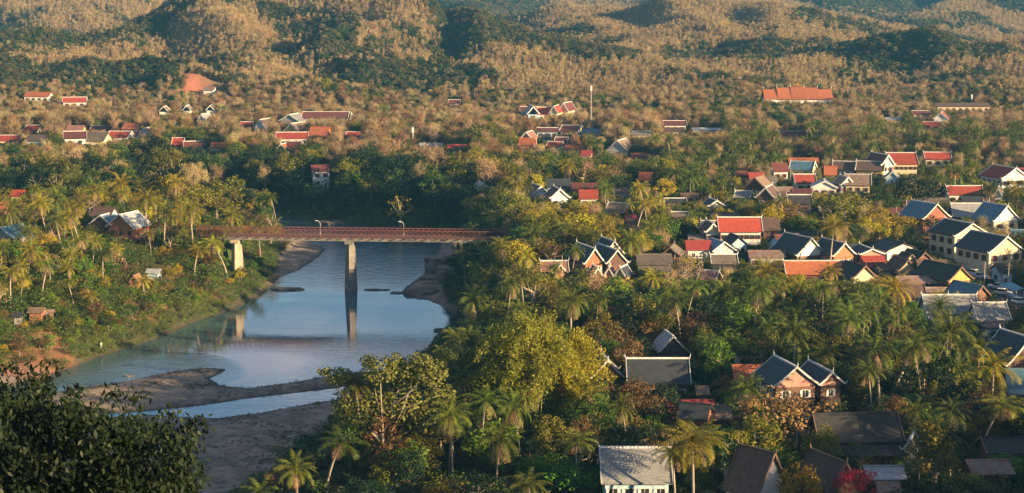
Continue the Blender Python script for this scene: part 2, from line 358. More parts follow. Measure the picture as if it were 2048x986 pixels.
dr = me.attributes.new('dry', 'FLOAT', 'POINT'); dr.data.foreach_set('value', np.clip((Y.ravel() - 1050) / 120, 0, 1).astype(np.float32))
ca = me.color_attributes.new('zones', 'FLOAT_COLOR', 'POINT')
ca.data.foreach_set('color', np.stack([sand, grass, soil, wet], -1).astype(np.float32).reshape(-1))
m, t, o = new_mat('ground_cover'); lk = t.links.new
at = node(t, 'ShaderNodeVertexColor', layer_name='zones'); sp = node(t, 'ShaderNodeSeparateColor'); lk(at.outputs[0], sp.inputs[0])
geo = node(t, 'ShaderNodeNewGeometry')
na = node(t, 'ShaderNodeTexNoise', Scale=.05, Detail=8.0, Roughness=.7); lk(geo.outputs['Position'], na.inputs['Vector'])
nb = node(t, 'ShaderNodeTexNoise', Scale=.9, Detail=8.0, Roughness=.75); lk(geo.outputs['Position'], nb.inputs['Vector'])
ra = node(t, 'ShaderNodeValToRGB'); ra.color_ramp.elements[0].position = .4; ra.color_ramp.elements[1].position = .6; lk(na.outputs[0], ra.inputs[0])
rb = node(t, 'ShaderNodeValToRGB'); rb.color_ramp.elements[0].position = .4; rb.color_ramp.elements[1].position = .65; lk(nb.outputs[0], rb.inputs[0])
base = mixc(t, ra.outputs[0], (.045, .05, .02), (.13, .095, .055)); base = mixc(t, rb.outputs[0], base, (.03, .032, .015))
dra = node(t, 'ShaderNodeAttribute', attribute_name='dry'); hil = mixc(t, ra.outputs[0], (.10, .095, .04), (.24, .17, .085)); base = mixc(t, dra.outputs['Fac'], base, hil)
gr = mixc(t, rb.outputs[0], (.075, .095, .02), (.035, .05, .015)); base = mixc(t, sp.outputs[1], base, gr)
nsd = node(t, 'ShaderNodeTexNoise', Scale=.22, Detail=9.0, Roughness=.72); lk(geo.outputs['Position'], nsd.inputs['Vector'])
rs = node(t, 'ShaderNodeValToRGB'); rs.color_ramp.elements[0].position = .42; rs.color_ramp.elements[1].position = .62; lk(nsd.outputs[0], rs.inputs[0])
sc = mixc(t, rs.outputs[0], (.35, .27, .21), (.13, .105, .08))
vor = node(t, 'ShaderNodeTexVoronoi', Scale=1.3); lk(geo.outputs['Position'], vor.inputs['Vector'])
rv = node(t, 'ShaderNodeValToRGB'); rv.color_ramp.elements[0].position = .12; rv.color_ramp.elements[1].position = .2; lk(vor.outputs['Distance'], rv.inputs[0])
sc = mixc(t, rv.outputs[0], (.42, .36, .3), sc)
sc = mixc(t, at.outputs['Alpha'], sc, (.06, .05, .035))
base = mixc(t, sp.outputs[0], base, sc)
so_ = mixc(t, rb.outputs[0], (.42, .16, .10), (.26, .11, .07)); base = mixc(t, sp.outputs[2], base, so_)
bs = node(t, 'ShaderNodeBsdfPrincipled', Roughness=.95); bs.inputs['Specular IOR Level'].default_value = .15
bp = node(t, 'ShaderNodeBump', Strength=.9, Distance=.5); lk(nb.outputs[0], bp.inputs['Height']); lk(bp.outputs[0], bs.inputs['Normal'])
lk(base, bs.inputs['Base Color']); lk(bs.outputs[0], o.inputs['Surface']); me.materials.append(m)
tag(link('ground', me), kind='structure')

# ------------------------------------------------------------------ river
wx = np.linspace(-420, 420, 60); wy = np.linspace(150, 1000, 60); mb = MB()
A = P(-150, 1000, WZ)
mb.add([(-300, 230, WZ), (300, 230, WZ), (300, 900, WZ), (-500, 900, WZ)], [(0, 1, 2, 3)])
wo = mb.build('river_water', []); wo.data.materials.clear(); tag(wo, kind='structure')
m, t, o = new_mat('river_water'); lk = t.links.new
geo = node(t, 'ShaderNodeNewGeometry')
mpn = node(t, 'ShaderNodeMapping', Scale=(.5, 1.0, 1.0)); lk(geo.outputs['Position'], mpn.inputs[0])
n1 = node(t, 'ShaderNodeTexNoise', Scale=.55, Detail=4.0, Roughness=.6); lk(mpn.outputs[0], n1.inputs['Vector'])
n2 = node(t, 'ShaderNodeTexNoise', Scale=.016, Detail=3.0, Roughness=.6); lk(geo.outputs['Position'], n2.inputs['Vector'])
r2 = node(t, 'ShaderNodeValToRGB'); r2.color_ramp.elements[0].position = .42; r2.color_ramp.elements[1].position = .62; lk(n2.outputs[0], r2.inputs[0])
# rougher current upstream of the bridge and in the riffle
sx = node(t, 'ShaderNodeSeparateXYZ'); lk(geo.outputs['Position'], sx.inputs[0])
up = node(t, 'ShaderNodeMapRange'); up.inputs['From Min'].default_value = 520; up.inputs['From Max'].default_value = 600; up.inputs['To Min'].default_value = .0; up.inputs['To Max'].default_value = .45; lk(sx.outputs['Y'], up.inputs[0])
RIF = P(290, 745, WZ)
vd = node(t, 'ShaderNodeVectorMath', operation='DISTANCE'); lk(geo.outputs['Position'], vd.inputs[0]); vd.inputs[1].default_value = tuple(RIF)
rf = node(t, 'ShaderNodeMapRange'); rf.inputs['From Min'].default_value = 10; rf.inputs['From Max'].default_value = 24; rf.inputs['To Min'].default_value = .5; rf.inputs['To Max'].default_value = .0; lk(vd.outputs['Value'], rf.inputs[0])
a1 = node(t, 'ShaderNodeMath', operation='ADD'); lk(up.outputs[0], a1.inputs[0]); lk(rf.outputs[0], a1.inputs[1])
a2 = node(t, 'ShaderNodeMath', operation='MULTIPLY_ADD'); lk(r2.outputs[0], a2.inputs[0]); a2.inputs[1].default_value = .10; lk(a1.outputs[0], a2.inputs[2])
a3 = node(t, 'ShaderNodeMath', operation='ADD'); lk(a2.outputs[0], a3.inputs[0]); a3.inputs[1].default_value = .02
mu = node(t, 'ShaderNodeMath', operation='MULTIPLY'); lk(a3.outputs[0], mu.inputs[0]); lk(n1.outputs[0], mu.inputs[1])
bp = node(t, 'ShaderNodeBump', Strength=1.0, Distance=.5); lk(mu.outputs[0], bp.inputs['Height'])
bs = node(t, 'ShaderNodeBsdfPrincipled', Roughness=.03, IOR=2.1); bs.inputs['Base Color'].default_value = (.05, .10, .125, 1)
bs.inputs['Specular IOR Level'].default_value = 1.0
lk(bp.outputs[0], bs.inputs['Normal']); lk(bs.outputs[0], o.inputs['Surface']); wo.data.materials.append(m)

# ------------------------------------------------------------------ plant prototypes
def unit(n):
    v = rng.normal(size=(n, 3)); return v / np.linalg.norm(v, axis=1)[:, None]
def leaves(c, nrm, size, asp=.6, droop=0):
    """rhombic leaf quads at c facing nrm"""
    n = len(c); r = unit(n); 
    if droop: r = r * (1 - droop) + np.array([0, 0, -1.0]) * droop
    t1 = np.cross(nrm, r); t1 /= np.linalg.norm(t1, axis=1)[:, None] + 1e-9
    t2 = np.cross(nrm, t1)
    if droop: t1, t2 = t2, t1
    s = np.asarray(size).reshape(-1, 1) * np.ones((n, 1))
    return np.stack([c - t1 * s * .5, c + t2 * s * asp * .5 , c + t1 * s * .5, c - t2 * s * asp * .5], 1)
def clump_leaves(clumps, per, size, asp=.7, up=.45, shell=.55):
    qs = []
    for c, r in clumps:
        n = max(int(per * (r ** 2)), 6); d = unit(n); rad = r * (shell + (1 - shell) * rng.random(n) ** .6)[:, None]
        p = np.array(c) + d * rad * np.array([1, 1, .75])
        nn = d * .8 + unit(n) * .8 + np.array([0, 0, up]); nn /= np.linalg.norm(nn, axis=1)[:, None]
        qs.append(leaves(p, nn, size * (.6 + .8 * rng.random(n)), asp))
    return np.concatenate(qs)
def clumps_in(rx, rz, zc, n, cr, low=-.7, cone=0):
    out = []
    for i in range(n):
        d = unit(1)[0]
        while d[2] < low: d = unit(1)[0]
        k = .35 + .62 * rng.random() ** .5; j = 1 + .18 * rng.normal()
        x, y, z = d[0] * rx * k * j, d[1] * rx * k * j, d[2] * rz * k
        if cone: f = 1 - cone * (z + rz) / (2 * rz); x *= f * 1.3; y *= f * 1.3
        out.append(((x, y, zc + z), rx * cr * (.7 + .6 * rng.random())))
    return out
def trunk_mesh(clumps, h0, r0, zc, mat, name='trunk', lean=.5, nl=9):
    mb = MB(); lx, ly = random.uniform(-lean, lean), random.uniform(-lean, lean)
    mb.tube([(0, 0, -1.5), (lx * .3, ly * .3, h0 * .5), (lx, ly, h0), (lx * 1.1, ly * 1.1, zc)], [r0 * 1.25, r0, r0 * .75, r0 * .3], 7)
    for c, r in random.sample(clumps, min(nl, len(clumps))):
        z0 = random.uniform(h0 * .75, max(h0, min(c[2], zc)))
        mid = ((lx + c[0]) / 2, (ly + c[1]) / 2, (z0 + c[2]) / 2 - .25 * abs(c[2] - z0) * .3)
        mb.tube([(lx, ly, z0), mid, c], [r0 * .45, r0 * .3, r0 * .12], 5)
    return mb.mesh(name, mat, True)
def make_broad(h, rx, rz, n=34, cr=.3, leaf=.5, per=26, bark=BARK, cone=0, asp=.7):
    zc = h - rz; cl = clumps_in(rx, rz, zc, n, cr, cone=cone)
    q = clump_leaves(cl, per, leaf, asp)
    return dict(trunk=trunk_mesh(cl, max(zc - rz * .55, h * .2), .035 * h * .8, zc, bark), crown=quad_mesh('crown', q, [LEAF]), h=h, r=rx)
def make_bare(h, rx, leafn=500, twn=1300, bark=PALEBARK):
    zc = h * .68; rz = h * .34; mb = MB(); tips = []
    mb.tube([(0, 0, -1), (.1, .1, h * .4), (0, .1, h * .75), (.1, 0, h * .97)], [.2, .16, .1, .03], 6)
    for i in range(16):
        z0 = h * random.uniform(.35, .85); a = random.uniform(0, 2 * PI); l = rx * random.uniform(.6, 1.0) * (1.15 - .5 * (z0 / h))
        e = Vector((math.cos(a) * l, math.sin(a) * l, z0 + l * random.uniform(.6, 1.3))); mb.tube([(0, 0, z0), (e.x * .5, e.y * .5, (z0 + e.z) / 2 - .1), e], [.075, .05, .02], 4)
        for k in range(5):
            b = Vector((0, 0, z0)).lerp(e, random.uniform(.35, 1)); tip = b + Vector((random.uniform(-1, 1), random.uniform(-1, 1), random.uniform(.2, 1.5))) * rx * .33
            mb.tube([b, tip], [.03, .012], 3); tips.append(tip)
    tips = np.array([tuple(v) for v in tips])
    c = tips[rng.integers(0, len(tips), twn)] + rng.normal(size=(twn, 3)) * rx * .15
    d = unit(twn) * .75 + np.array([0, 0, .8]) + c * np.array([.12, .12, 0]); d /= np.linalg.norm(d, axis=1)[:, None]
    s = np.cross(d, unit(twn)); s /= np.linalg.norm(s, axis=1)[:, None]; ln = (.5 + .9 * rng.random((twn, 1))); wd = .035
    tw = np.stack([c - d * ln * .5 - s * wd, c - d * ln * .5 + s * wd, c + d * ln * .5 + s * wd * .3, c + d * ln * .5 - s * wd * .3], 1)
    c2 = tips[rng.integers(0, len(tips), leafn)] + rng.normal(size=(leafn, 3)) * rx * .17
    lv = leaves(c2, unit(leafn), .22 + .2 * rng.random(leafn), .6)
    return dict(trunk=mb.mesh('trunk', bark, True), crown=quad_mesh('crown', np.concatenate([tw, lv]), [TWIG]), h=h, r=rx)
def frond(base, az, el, ln, droop, nl=20, lw=.13, ll=.95, flat=0):
    """one palm frond: quads"""
    q = []; p = Vector(base); e = el; step = ln / nl; h = Vector((math.cos(az), math.sin(az), 0)); side = Vector((-math.sin(az), math.cos(az), 0))
    tw = random.uniform(-.5, .5)
    for i in range(nl):
        t = i / (nl - 1); e2 = e - droop * (t ** 1.3)
        d = h * math.cos(e2) + Vector((0, 0, math.sin(e2))); p2 = p + d * step
        w = .05 * (1 - t) + .015; q.append([p - side * w, p + side * w, p2 + side * w, p2 - side * w])
        upv = side.cross(d)
        l = ll * (math.sin(PI * (.12 + .85 * t)) ** .6) * random.uniform(.85, 1.1)
        for sgn in (-1, 1):
            sd = side * math.cos(tw * t) * sgn + upv * math.sin(tw * t) * sgn
            tip = p2 + sd * l * .75 + d * l * .45 + Vector((0, 0, -l * random.uniform(.25, .75)))
            mid = p2 + (tip - p2) * .5 + Vector((0, 0, l * .1)); a = d * lw * .5
            q.append([p2 - a, p2 + a, mid + a * .9, mid - a * .9]); q.append([mid - a * .9, mid + a * .9, tip + a * .15, tip - a * .15])
        p = p2
    return [[tuple(v) for v in f] for f in q]
def make_palm(h, ln=4.3, nf=24, lean=1.2, nl=18, dead=4):
    mb = MB(); a = random.uniform(0, 2 * PI); tx, ty = math.cos(a) * lean, math.sin(a) * lean
    pts = [(tx * (t ** 1.6), ty * (t ** 1.6), -1.0 + (h + 1) * t) for t in np.linspace(0, 1, 7)]
    mb.tube(pts, [.26, .2, .17, .16, .15, .14, .15], 7)
    top = Vector((tx, ty, h)); q = []
    for i in range(nf):
        az = i * 2.39996 + random.uniform(-.15, .15); t = i / nf
        q += frond(top, az, R(82 - 105 * t + random.uniform(-8, 8)), ln * random.uniform(.88, 1.08), R(70 + 25 * t + random.uniform(-10, 15)), nl)
    n1 = len(q)
    for i in range(dead): q += frond(top - Vector((0, 0, .2)), random.uniform(0, 2 * PI), R(-45 + random.uniform(-15, 5)), ln * .8, R(40), 10)
    nut = MB()
    for i in range(7):
        aa = random.uniform(0, 2 * PI); c = top + Vector((math.cos(aa) * .35, math.sin(aa) * .35, -.45 - random.uniform(0, .3)))
        nut.tube([c + Vector((0, 0, -.15)), c, c + Vector((0, 0, .15))], [.06, .15, .06], 5, 2)
    me = quad_mesh('crown', np.array(q), [LEAF, DEAD, surf('coconut_husk', (.16, .13, .04))], [0] * n1 + [1] * (len(q) - n1), nut)
    return dict(trunk=mb.mesh('trunk', PALEBARK, True), crown=me, h=h + 1.5, r=ln * .8, top=(tx, ty, h))
def make_plume(h, rx, n=26, per=210, leaf=.42):
    """bamboo clump: arching culms with hanging feathery sprays"""
    mb = MB(); qs = []
    for i in range(n):
        a = random.uniform(0, 2 * PI); rr = rx * random.uniform(.15, 1.0) ; hh = h * random.uniform(.65, 1.0) * (1 - .25 * (rr / rx) ** 2); b0 = random.uniform(.05, .16) * rx
        pts = []
        for t in np.linspace(0, 1, 9):
            rad = b0 + (rr - b0) * t ** 2.2; z = hh * (math.sin(t * PI * .56) / math.sin(PI * .5)) - (.14 * hh * max(t - .8, 0) / .2)
            pts.append((math.cos(a) * rad, math.sin(a) * rad, z))
        mb.tube(pts, [.07, .07, .065, .06, .055, .045, .035, .02, .01], 4)
        P_ = np.array(pts); t = .28 + .72 * rng.random(per) ** .8; idx = np.clip(t * 8, 0, 7.999); i0 = idx.astype(int); fr = (idx - i0)[:, None]
        c = P_[i0] * (1 - fr) + P_[i0 + 1] * fr; spread = (.35 + 1.3 * np.sin(np.clip((t - .2) / .8, 0, 1) * PI) ** .7)[:, None]
        c = c + rng.normal(size=(per, 3)) * spread * np.array([.75, .75, .6]) * rx * .058
        nn = unit(per) + np.array([0, 0, .6]); nn /= np.linalg.norm(nn, axis=1)[:, None]
        qs.append(leaves(c, nn, leaf * (.6 + .9 * rng.random(per)), .34, droop=.4))
    return dict(trunk=mb.mesh('culms', surf('bamboo_culm', (.3, .28, .1), (.2, .17, .07)), True), crown=quad_mesh('foliage', np.concatenate(qs), [LEAF]), h=h, r=rx)
def make_banana(h=4):
    mb = MB(); mb.tube([(0, 0, -.5), (0, 0, h * .55)], [.16, .1], 7); q = []
    for i in range(9):
        az = i * 2.4; e = R(75 - i * 7); p = Vector((0, 0, h * .5)); hd = Vector((math.cos(az), math.sin(az), 0)); sd = Vector((-math.sin(az), math.cos(az), 0))
        for k in range(6):
            t = k / 6; d = hd * math.cos(e - 1.3 * t) + Vector((0, 0, math.sin(e - 1.3 * t))); p2 = p + d * h * .11
            w = .36 * math.sin(PI * min(t + .12, .95)); w2 = .36 * math.sin(PI * min(t + .28, .97))
            for s in (-1, 1): q.append([tuple(p), tuple(p + sd * w * s + Vector((0, 0, w * .35))), tuple(p2 + sd * w2 * s + Vector((0, 0, w2 * .35))), tuple(p2)])
            p = p2
    return dict(trunk=mb.mesh('trunk', surf('banana_stem', (.16, .17, .06)), True), crown=quad_mesh('leaves', np.array(q), [LEAF]), h=h, r=h * .5)
BROAD = [make_broad(12, 5.2, 4.4, 40, .28, .50, 30), make_broad(10, 4.4, 3.8, 34, .3, .45, 34), make_broad(14, 4.8, 5.6, 46, .26, .5, 30), make_broad(9, 4.8, 3.2, 34, .27, .45, 32),
         make_broad(13, 3.9, 5.4, 40, .3, .48, 32), make_broad(11, 5.6, 3.6, 46, .22, .42, 42), make_broad(12, 4.2, 5.2, 46, .28, .45, 34, cone=.55)]
SPARSE = [make_broad(11, 4.4, 4.0, 30, .2, .42, 26, bark=PALEBARK), make_broad(12, 4.0, 4.4, 28, .2, .45, 22, bark=PALEBARK)]
BARE = [make_bare(12, 3.4), make_bare(13, 3.0, 300), make_bare(10, 3.8, 800), make_bare(14, 3.2, 600)]
PALM = [make_palm(11), make_palm(13, 4.8, 30, 1.8, 18, 8), make_palm(9, 4.2, 18, .8, 18, 2), make_palm(14, 4.3, 24, 2.8, 18, 6), make_palm(7, 4.6, 26, .5, 20, 0), make_palm(12, 4.0, 16, 3.4, 16, 5), make_palm(10, 5.0, 28, 1.2, 20, 10)]
BAMB = [make_plume(11, 5.0, 22, 150, .5)]
BANANA = make_banana()
TREE_N = {'broad': BROAD, 'sparse': SPARSE, 'bare': BARE, 'palm': PALM, 'bamboo': BAMB, 'banana': [BANANA]}
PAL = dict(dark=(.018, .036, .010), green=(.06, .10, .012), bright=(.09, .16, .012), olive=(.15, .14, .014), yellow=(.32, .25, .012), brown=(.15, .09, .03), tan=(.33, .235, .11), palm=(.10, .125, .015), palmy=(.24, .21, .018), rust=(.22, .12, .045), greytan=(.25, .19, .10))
LOOK = dict(dark='dark green', green='mid green', bright='bright green', olive='olive', yellow='yellow green', brown='brownish', tan='bare tan', palm='green', palmy='golden green', rust='rusty brown', greytan='leafless grey tan')

TREES = []     # dicts; labels are written at the end
RECTS = []     # screen boxes of things that must stay in view: x0, y0, x1, y1, depth
RECTS.append((372, 150, 456, 186, 1140))
FOOT = []      # house footprints x, y, radius
def add_tree(kind, x, y, z, sc, pal, rot=None, proto=None, label=None, keep=False, sz=None):
    ps = TREE_N[kind]; k = random.randrange(len(ps)) if proto is None else proto
    TREES.append(dict(kind=kind, k=k, x=x, y=y, z=z, sc=sc, sz=sz or sc, pal=pal, rot=random.uniform(0, 6.28) if rot is None else rot, label=label, keep=keep))
def tree_at(kind, px, py_top, wpx, pal, h=None, label=None, proto=None, gz=0.0, aspect=None):
    """hand placed: crown top pixel and crown width in pixels; stands on ground near level gz"""
    ps = TREE_N[kind]; k = random.randrange(len(ps)) if proto is None else proto; pr = ps[k]
    hh = h or pr['h']; p = P(px, py_top, gz + hh)
    g = 0.0
    for _ in range(10): g = .5 * g + .5 * G(p[0], p[1]); p = P(px, py_top, g + hh)
    dep = proj(*p)[2]; wd = wpx * dep / F
    s = wd / (2 * pr['r'] * 1.12); szz = hh / pr['h']
    rot = random.uniform(0, 6.28)
    x, y = p[0], p[1]
    if 'top' in pr:
        tx, ty = pr['top'][0] * s, pr['top'][1] * s; x -= tx * math.cos(rot) - ty * math.sin(rot); y -= tx * math.sin(rot) + ty * math.cos(rot)
    add_tree(kind, x, y, G(x, y), s, pal, rot, k, label, True, szz)

# ------------------------------------------------------------------ houses
LMK = []       # landmarks for tree labels: px, py, words
win_cache = {}
def win_mesh(w, h, frame):
    k = (round(w, 2), round(h, 2), frame.name)
    if k not in win_cache:
        a = MB(); t = .09
        a.box(-w / 2 - t, -w / 2, -.06, .02, -h / 2 - t, h / 2 + t); a.box(w / 2, w / 2 + t, -.06, .02, -h / 2 - t, h / 2 + t)
        a.box(-w / 2, w / 2, -.06, .02, h / 2, h / 2 + t); a.box(-w / 2, w / 2, -.10, .02, -h / 2 - t, -h / 2); a.box(-.03, .03, -.05, .01, -h / 2, h / 2)
        a.box(-w / 2 - t - .38, -w / 2 - t, -.12, -.07, -h / 2, h / 2); a.box(w / 2 + t, w / 2 + t + .38, -.12, -.07, -h / 2, h / 2)
        b = MB(); b.box(-w / 2, w / 2, -.03, .01, -h / 2, h / 2)
        win_cache[k] = (a.mesh('window', frame), b.mesh('pane', WIN))
    return win_cache[k]
def add_window(root, x, y, z, rz, w=.95, h=1.25, frame=None, sub=True):
    a, b = win_mesh(w, h, frame or WFRAME)
    o = link('window', a, root, (x, y, z)); o.rotation_euler = (0, 0, rz)
    link('pane', b, o)
def roof_shell(mb, ln, span, zb, rise, pw, th=.18, nseg=4):
    prof = [(span / 2 * (i / nseg), zb + rise * (1 - i / nseg) ** pw) for i in range(nseg + 1)]
    for sg in (-1, 1):
        vs = []; fs = []
        for (y, z) in prof:
            vs += [(-ln / 2, sg * y, z), (ln / 2, sg * y, z), (-ln / 2, sg * y, z - th), (ln / 2, sg * y, z - th)]
        for i in range(nseg):
            a = 4 * i; b = 4 * (i + 1)
            fs += [(a, a + 1, b + 1, b), (a + 2, b + 2, b + 3, a + 3), (a, b, b + 2, a + 2), (a + 1, a + 3, b + 3, b + 1)]
        e = 4 * nseg; fs.append((e, e + 1, e + 3, e + 2))
        if sg > 0: fs = [f[::-1] for f in fs]
        mb.add(vs, [f[::-1] if sg < 0 else f[::-1] for f in fs])
    return prof
def house(label, x0, x1, ye, yr, ax='x', roof='red', wall='white', hw=4.2, L=8.5, rot=0, trim=1, gable=None, lm=None, tier=None, show=10, nwin=None, z0=None, fin=1, pw=1.15, group=None, cat='house', name='house', wframe=None):
    xm = (x0 + x1) / 2; g0 = 0.0
    pf = P(xm, ye, g0 + hw)
    if z0 is None:
        for _ in range(12): g0 = .6 * g0 + .4 * G(pf[0], pf[1] + 3); pf = P(xm, ye, g0 + hw)
    else: g0 = z0; pf = P(xm, ye, g0 + hw)
    dep = proj(*pf)[2]; s = dep / F; Wd = (x1 - x0) * s / math.cos(R(rot)); far = dep > 700
    hl = L / 2
    if ax == 'x': pr = PY(xm, yr, pf[1] + L / 2); rise = pr[2] - g0 - hw; ln, span = Wd, L
    else: rise = PY(xm, yr, pf[1])[2] - g0 - hw; ln, span = L, Wd
    rise = max(.8, min(rise, span * .75))
    c, sn = math.cos(R(rot)), math.sin(R(rot))
    cx, cy = pf[0] - sn * hl, pf[1] + c * hl
    if ax == 'x' and rot: pass
    root = empty(name, (cx, cy, g0), R(rot)); tag(root, label, cat, group)
    M = Matrix.Identity(4) if ax == 'x' else Matrix.Rotation(PI / 2, 4, 'Z')
    def xf(mb): mb.v = [tuple(M @ Vector(v)) for v in mb.v]; return mb
    oh = min(.7, span * .1); eo = .6
    rm = ROOF[roof]; wm = WALL[wall]; gm = WALL.get(gable or wall, wm); tm = TRIM if trim == 1 else (surf('timber_trim', (.22, .13, .09)) if trim == 2 else None)
    mb = MB(); prof = roof_shell(mb, ln, span, hw - .05, rise, pw); xf(mb).build('roof', rm, root)
    mb = MB(); mb.box(-ln / 2 + eo, ln / 2 - eo, -span / 2 + oh, span / 2 - oh, -2.5, hw - .35 if True else hw); xf(mb).build('wall', wm, root)
    for sg in (-1, 1):
        mb = MB(); xa = sg * (ln / 2 - eo + .02); xb = xa + sg * .06; pts = [(y, z - .2) for y, z in prof if y <= span / 2 - oh] + [(span / 2 - oh, hw - .38)]
        poly = [(-y, z) for y, z in pts[::-1]] + [(y, z) for y, z in pts[1:]]
        n = len(poly); vs = [(xa, y, z) for y, z in poly] + [(xb, y, z) for y, z in poly]
        fs = [tuple(range(n)), tuple(range(2 * n - 1, n - 1, -1))] + [(i, (i + 1) % n, n + (i + 1) % n, n + i) for i in range(n)]
        if sg > 0: fs = [f[::-1] for f in fs]
        mb.add(vs, fs); 
        if dep < 900 or (ax == 'y' and sg > 0) or sg * rot > 0 or sg == 1: xf(mb).build('gable', gm, root)
        if tm:
            bb = MB(); xe = sg * (ln / 2 + .04); hh = .34 if dep < 600 else .5
            for sy in (-1, 1):
                for a, b in zip(prof[:-1], prof[1:]): bb.bar((xe, sy * a[0], a[1] + .02), (xe, sy * b[0], b[1] + .02), .13, hh)
            if fin:
                bb.tube([(xe, 0, prof[0][1]), (xe + sg * .25, 0, prof[0][1] + .55), (xe + sg * .2, 0, prof[0][1] + 1.15)], [.15, .11, .03], 5)
                for sy in (-1, 1): bb.tube([(xe, sy * span / 2, hw - .05), (xe, sy * (span / 2 + .35), hw + .15), (xe, sy * (span / 2 + .5), hw + .6)], [.13, .1, .03], 5)
            xf(bb).build('bargeboard', tm, root)
    rc = MB(); rc.box(-ln / 2 - .05, ln / 2 + .05, -.17, .17, hw + rise - .17, hw + rise + .14); xf(rc).build('ridge_cap', tm if (tm and trim == 1) else rm, root)
    if tier:
        mb = MB(); tl = (ln - .4) if ax == 'x' else Wd - .4; y0 = -hl + .1
        mb.add([(-tl / 2, y0, hw - .45), (tl / 2, y0, hw - .45), (tl / 2, y0 - 2.4, hw - 1.7), (-tl / 2, y0 - 2.4, hw - 1.7), (-tl / 2, y0, hw - .6), (tl / 2, y0, hw - .6), (tl / 2, y0 - 2.4, hw - 1.85), (-tl / 2, y0 - 2.4, hw - 1.85)],
               [(0, 3, 2, 1), (4, 5, 6, 7), (3, 7, 6, 2), (0, 4, 7, 3), (1, 2, 6, 5)])
        mb.build('lower_roof', ROOF[tier], root)
        pm = MB(); [pm.box(px_ - .08, px_ + .08, y0 - 2.2, y0 - 2.04, -2, hw - 1.75) for px_ in np.linspace(-tl / 2 + .2, tl / 2 - .2, 4)]; pm.build('porch_posts', TRIM if wall == 'white' else WALL['wood'], root)
    # windows on the front and on the side that shows
    fw = Wd - 2 * (eo if ax == 'x' else oh); fy = -hl + (oh if ax == 'x' else eo)
    n = nwin if nwin is not None else max(0, min(8, int(fw / (2.4 if dep < 700 else 3.2))))
    zs = [hw - 1.75] + ([hw - 4.8] if hw > 6 else [])
    wide = (.95 if dep < 700 else 1.15) * random.choice([.85, 1, 1.2]); wh_ = random.choice([1.1, 1.3, 1.5]); wframe = wframe or random.choice([WFRAME, TRIM, WALL['wood'], WALL['redwood']])
    for zz in zs:
        for i in range(n):
            xx = -fw / 2 + fw * (i + .5) / n
            if zz < 2.3 and i == n // 2 and zz == zs[-1]:
                dm = MB(); dm.box(xx - .5, xx + .5, fy - .06, fy + .02, 0, 2.1); dm.build('door', WALL['wood'], root)
            else: add_window(root, xx, fy - .01, zz, 0, wide, wh_, wframe)
        if abs(rot) > 4:
            sx_ = -1 if rot > 0 else 1; sxp = sx_ * (fw / 2 + .01); sl_ = 2 * hl - 2; ns = max(1, int(sl_ / 3))
            for i in range(ns): add_window(root, sxp, -sl_ / 2 + sl_ * (i + .5) / ns, zz, sx_ * PI / 2, wide, wh_, wframe)
    RECTS.append((x0 - 1, min(yr, ye) - 2, x1 + 1, ye + show, dep)); FOOT.append((cx, cy, max(Wd, L) / 2 + 1))
    if lm: LMK.append((xm, (ye + yr) / 2, lm))
    return root
H = house
# --- right bank, middle distance
big = H('two storey white house under a wide bright red tiled roof with white ridge', 1438, 1526, 463, 434, 'x', 'red', 'white', 6.6, 9, 0, lm='bright red roofed white house', show=24, nwin=7, wframe=WALL['brick'])
H('small white gabled wing with two windows left of the bright red roof', 1411, 1443, 464, 447, 'y', 'maroon', 'white', 6.2, 9, 8, show=20, nwin=2, gable='cream')
H('dark roofed white house tucked behind the white gabled wing', 1402, 1436, 458, 441, 'x', 'slate', 'white', 6, 7, -6, show=2)
H('white annex under a flat red corrugated metal roof', 1372, 1424, 499, 481, 'x', 'redmetal', 'white', 5, 6, 0, 0, lm='red corrugated annex', show=14, fin=0, nwin=2, pw=1)
H('pale blue metal roofed gable house beside the red corrugated annex', 1424, 1474, 502, 484, 'y', 'blue', 'white', 4.6, 9, 18, show=6, pw=1, fin=0)
H('brown shingled Lao style hall with white ridge below the pale blue gable', 1423, 1477, 527, 508, 'x', 'thatch', 'wood', 4.4, 7, 0, lm='brown shingled hall', tier='black', show=12, nwin=3)
H('dark gabled house overgrown with creeper under the big white house', 1458, 1500, 490, 473, 'y', 'black', 'blue', 4.2, 8, 14, 0, show=4)
H('small pink tiled pavilion with sloping white edged roof', 1394, 1430, 560, 540, 'x', 'pinkt', 'wood', 3.2, 6, -24, show=4, nwin=1)
H('long brown corrugated roof house left of the white gabled villa', 1498, 1573, 514, 501, 'x', 'rust', 'grey', 4, 6, 0, 0, show=8, fin=0, pw=1)
H('white gabled villa with a wide dark left roof slope and white trim', 1590, 1656, 509, 476, 'y', 'slate', 'brick', 4.6, 13, 26, gable='white', lm='white gabled villa', show=12, nwin=3)
H('maroon roofed house with pale blue side wall behind the white gabled villa', 1560, 1612, 490, 468, 'x', 'maroon', 'blue', 5, 9, 18, 0, show=2)
H('peach gabled house with white bargeboards behind a tall palm trunk', 1664, 1716, 511, 486, 'y', 'slate', 'orangewood', 4.8, 12, 22, show=16, nwin=3)
H('small verandah house with low double gable and red awning roof', 1719, 1771, 508, 498, 'y', 'slate', 'pink', 5, 10, 10, tier='redmetal', show=20, nwin=3)
H('plain white house under a low dark grey gable roof', 1770, 1847, 500, 486, 'y', 'slate', 'white', 4.4, 11, 18, 0, lm='low white house', show=16, fin=0, nwin=2, pw=1)
H('long bright orange tiled hall with white ridge and gable trim', 1572, 1692, 548, 521, 'x', 'orange', 'wood', 3.4, 9, 0, lm='long orange roof', tier='maroon', show=10, nwin=4)
H('small cream gable cottage beneath black roof below the orange hall', 1704, 1757, 555, 532, 'y', 'black', 'cream', 3.4, 10, 20, 2, show=3, nwin=2)
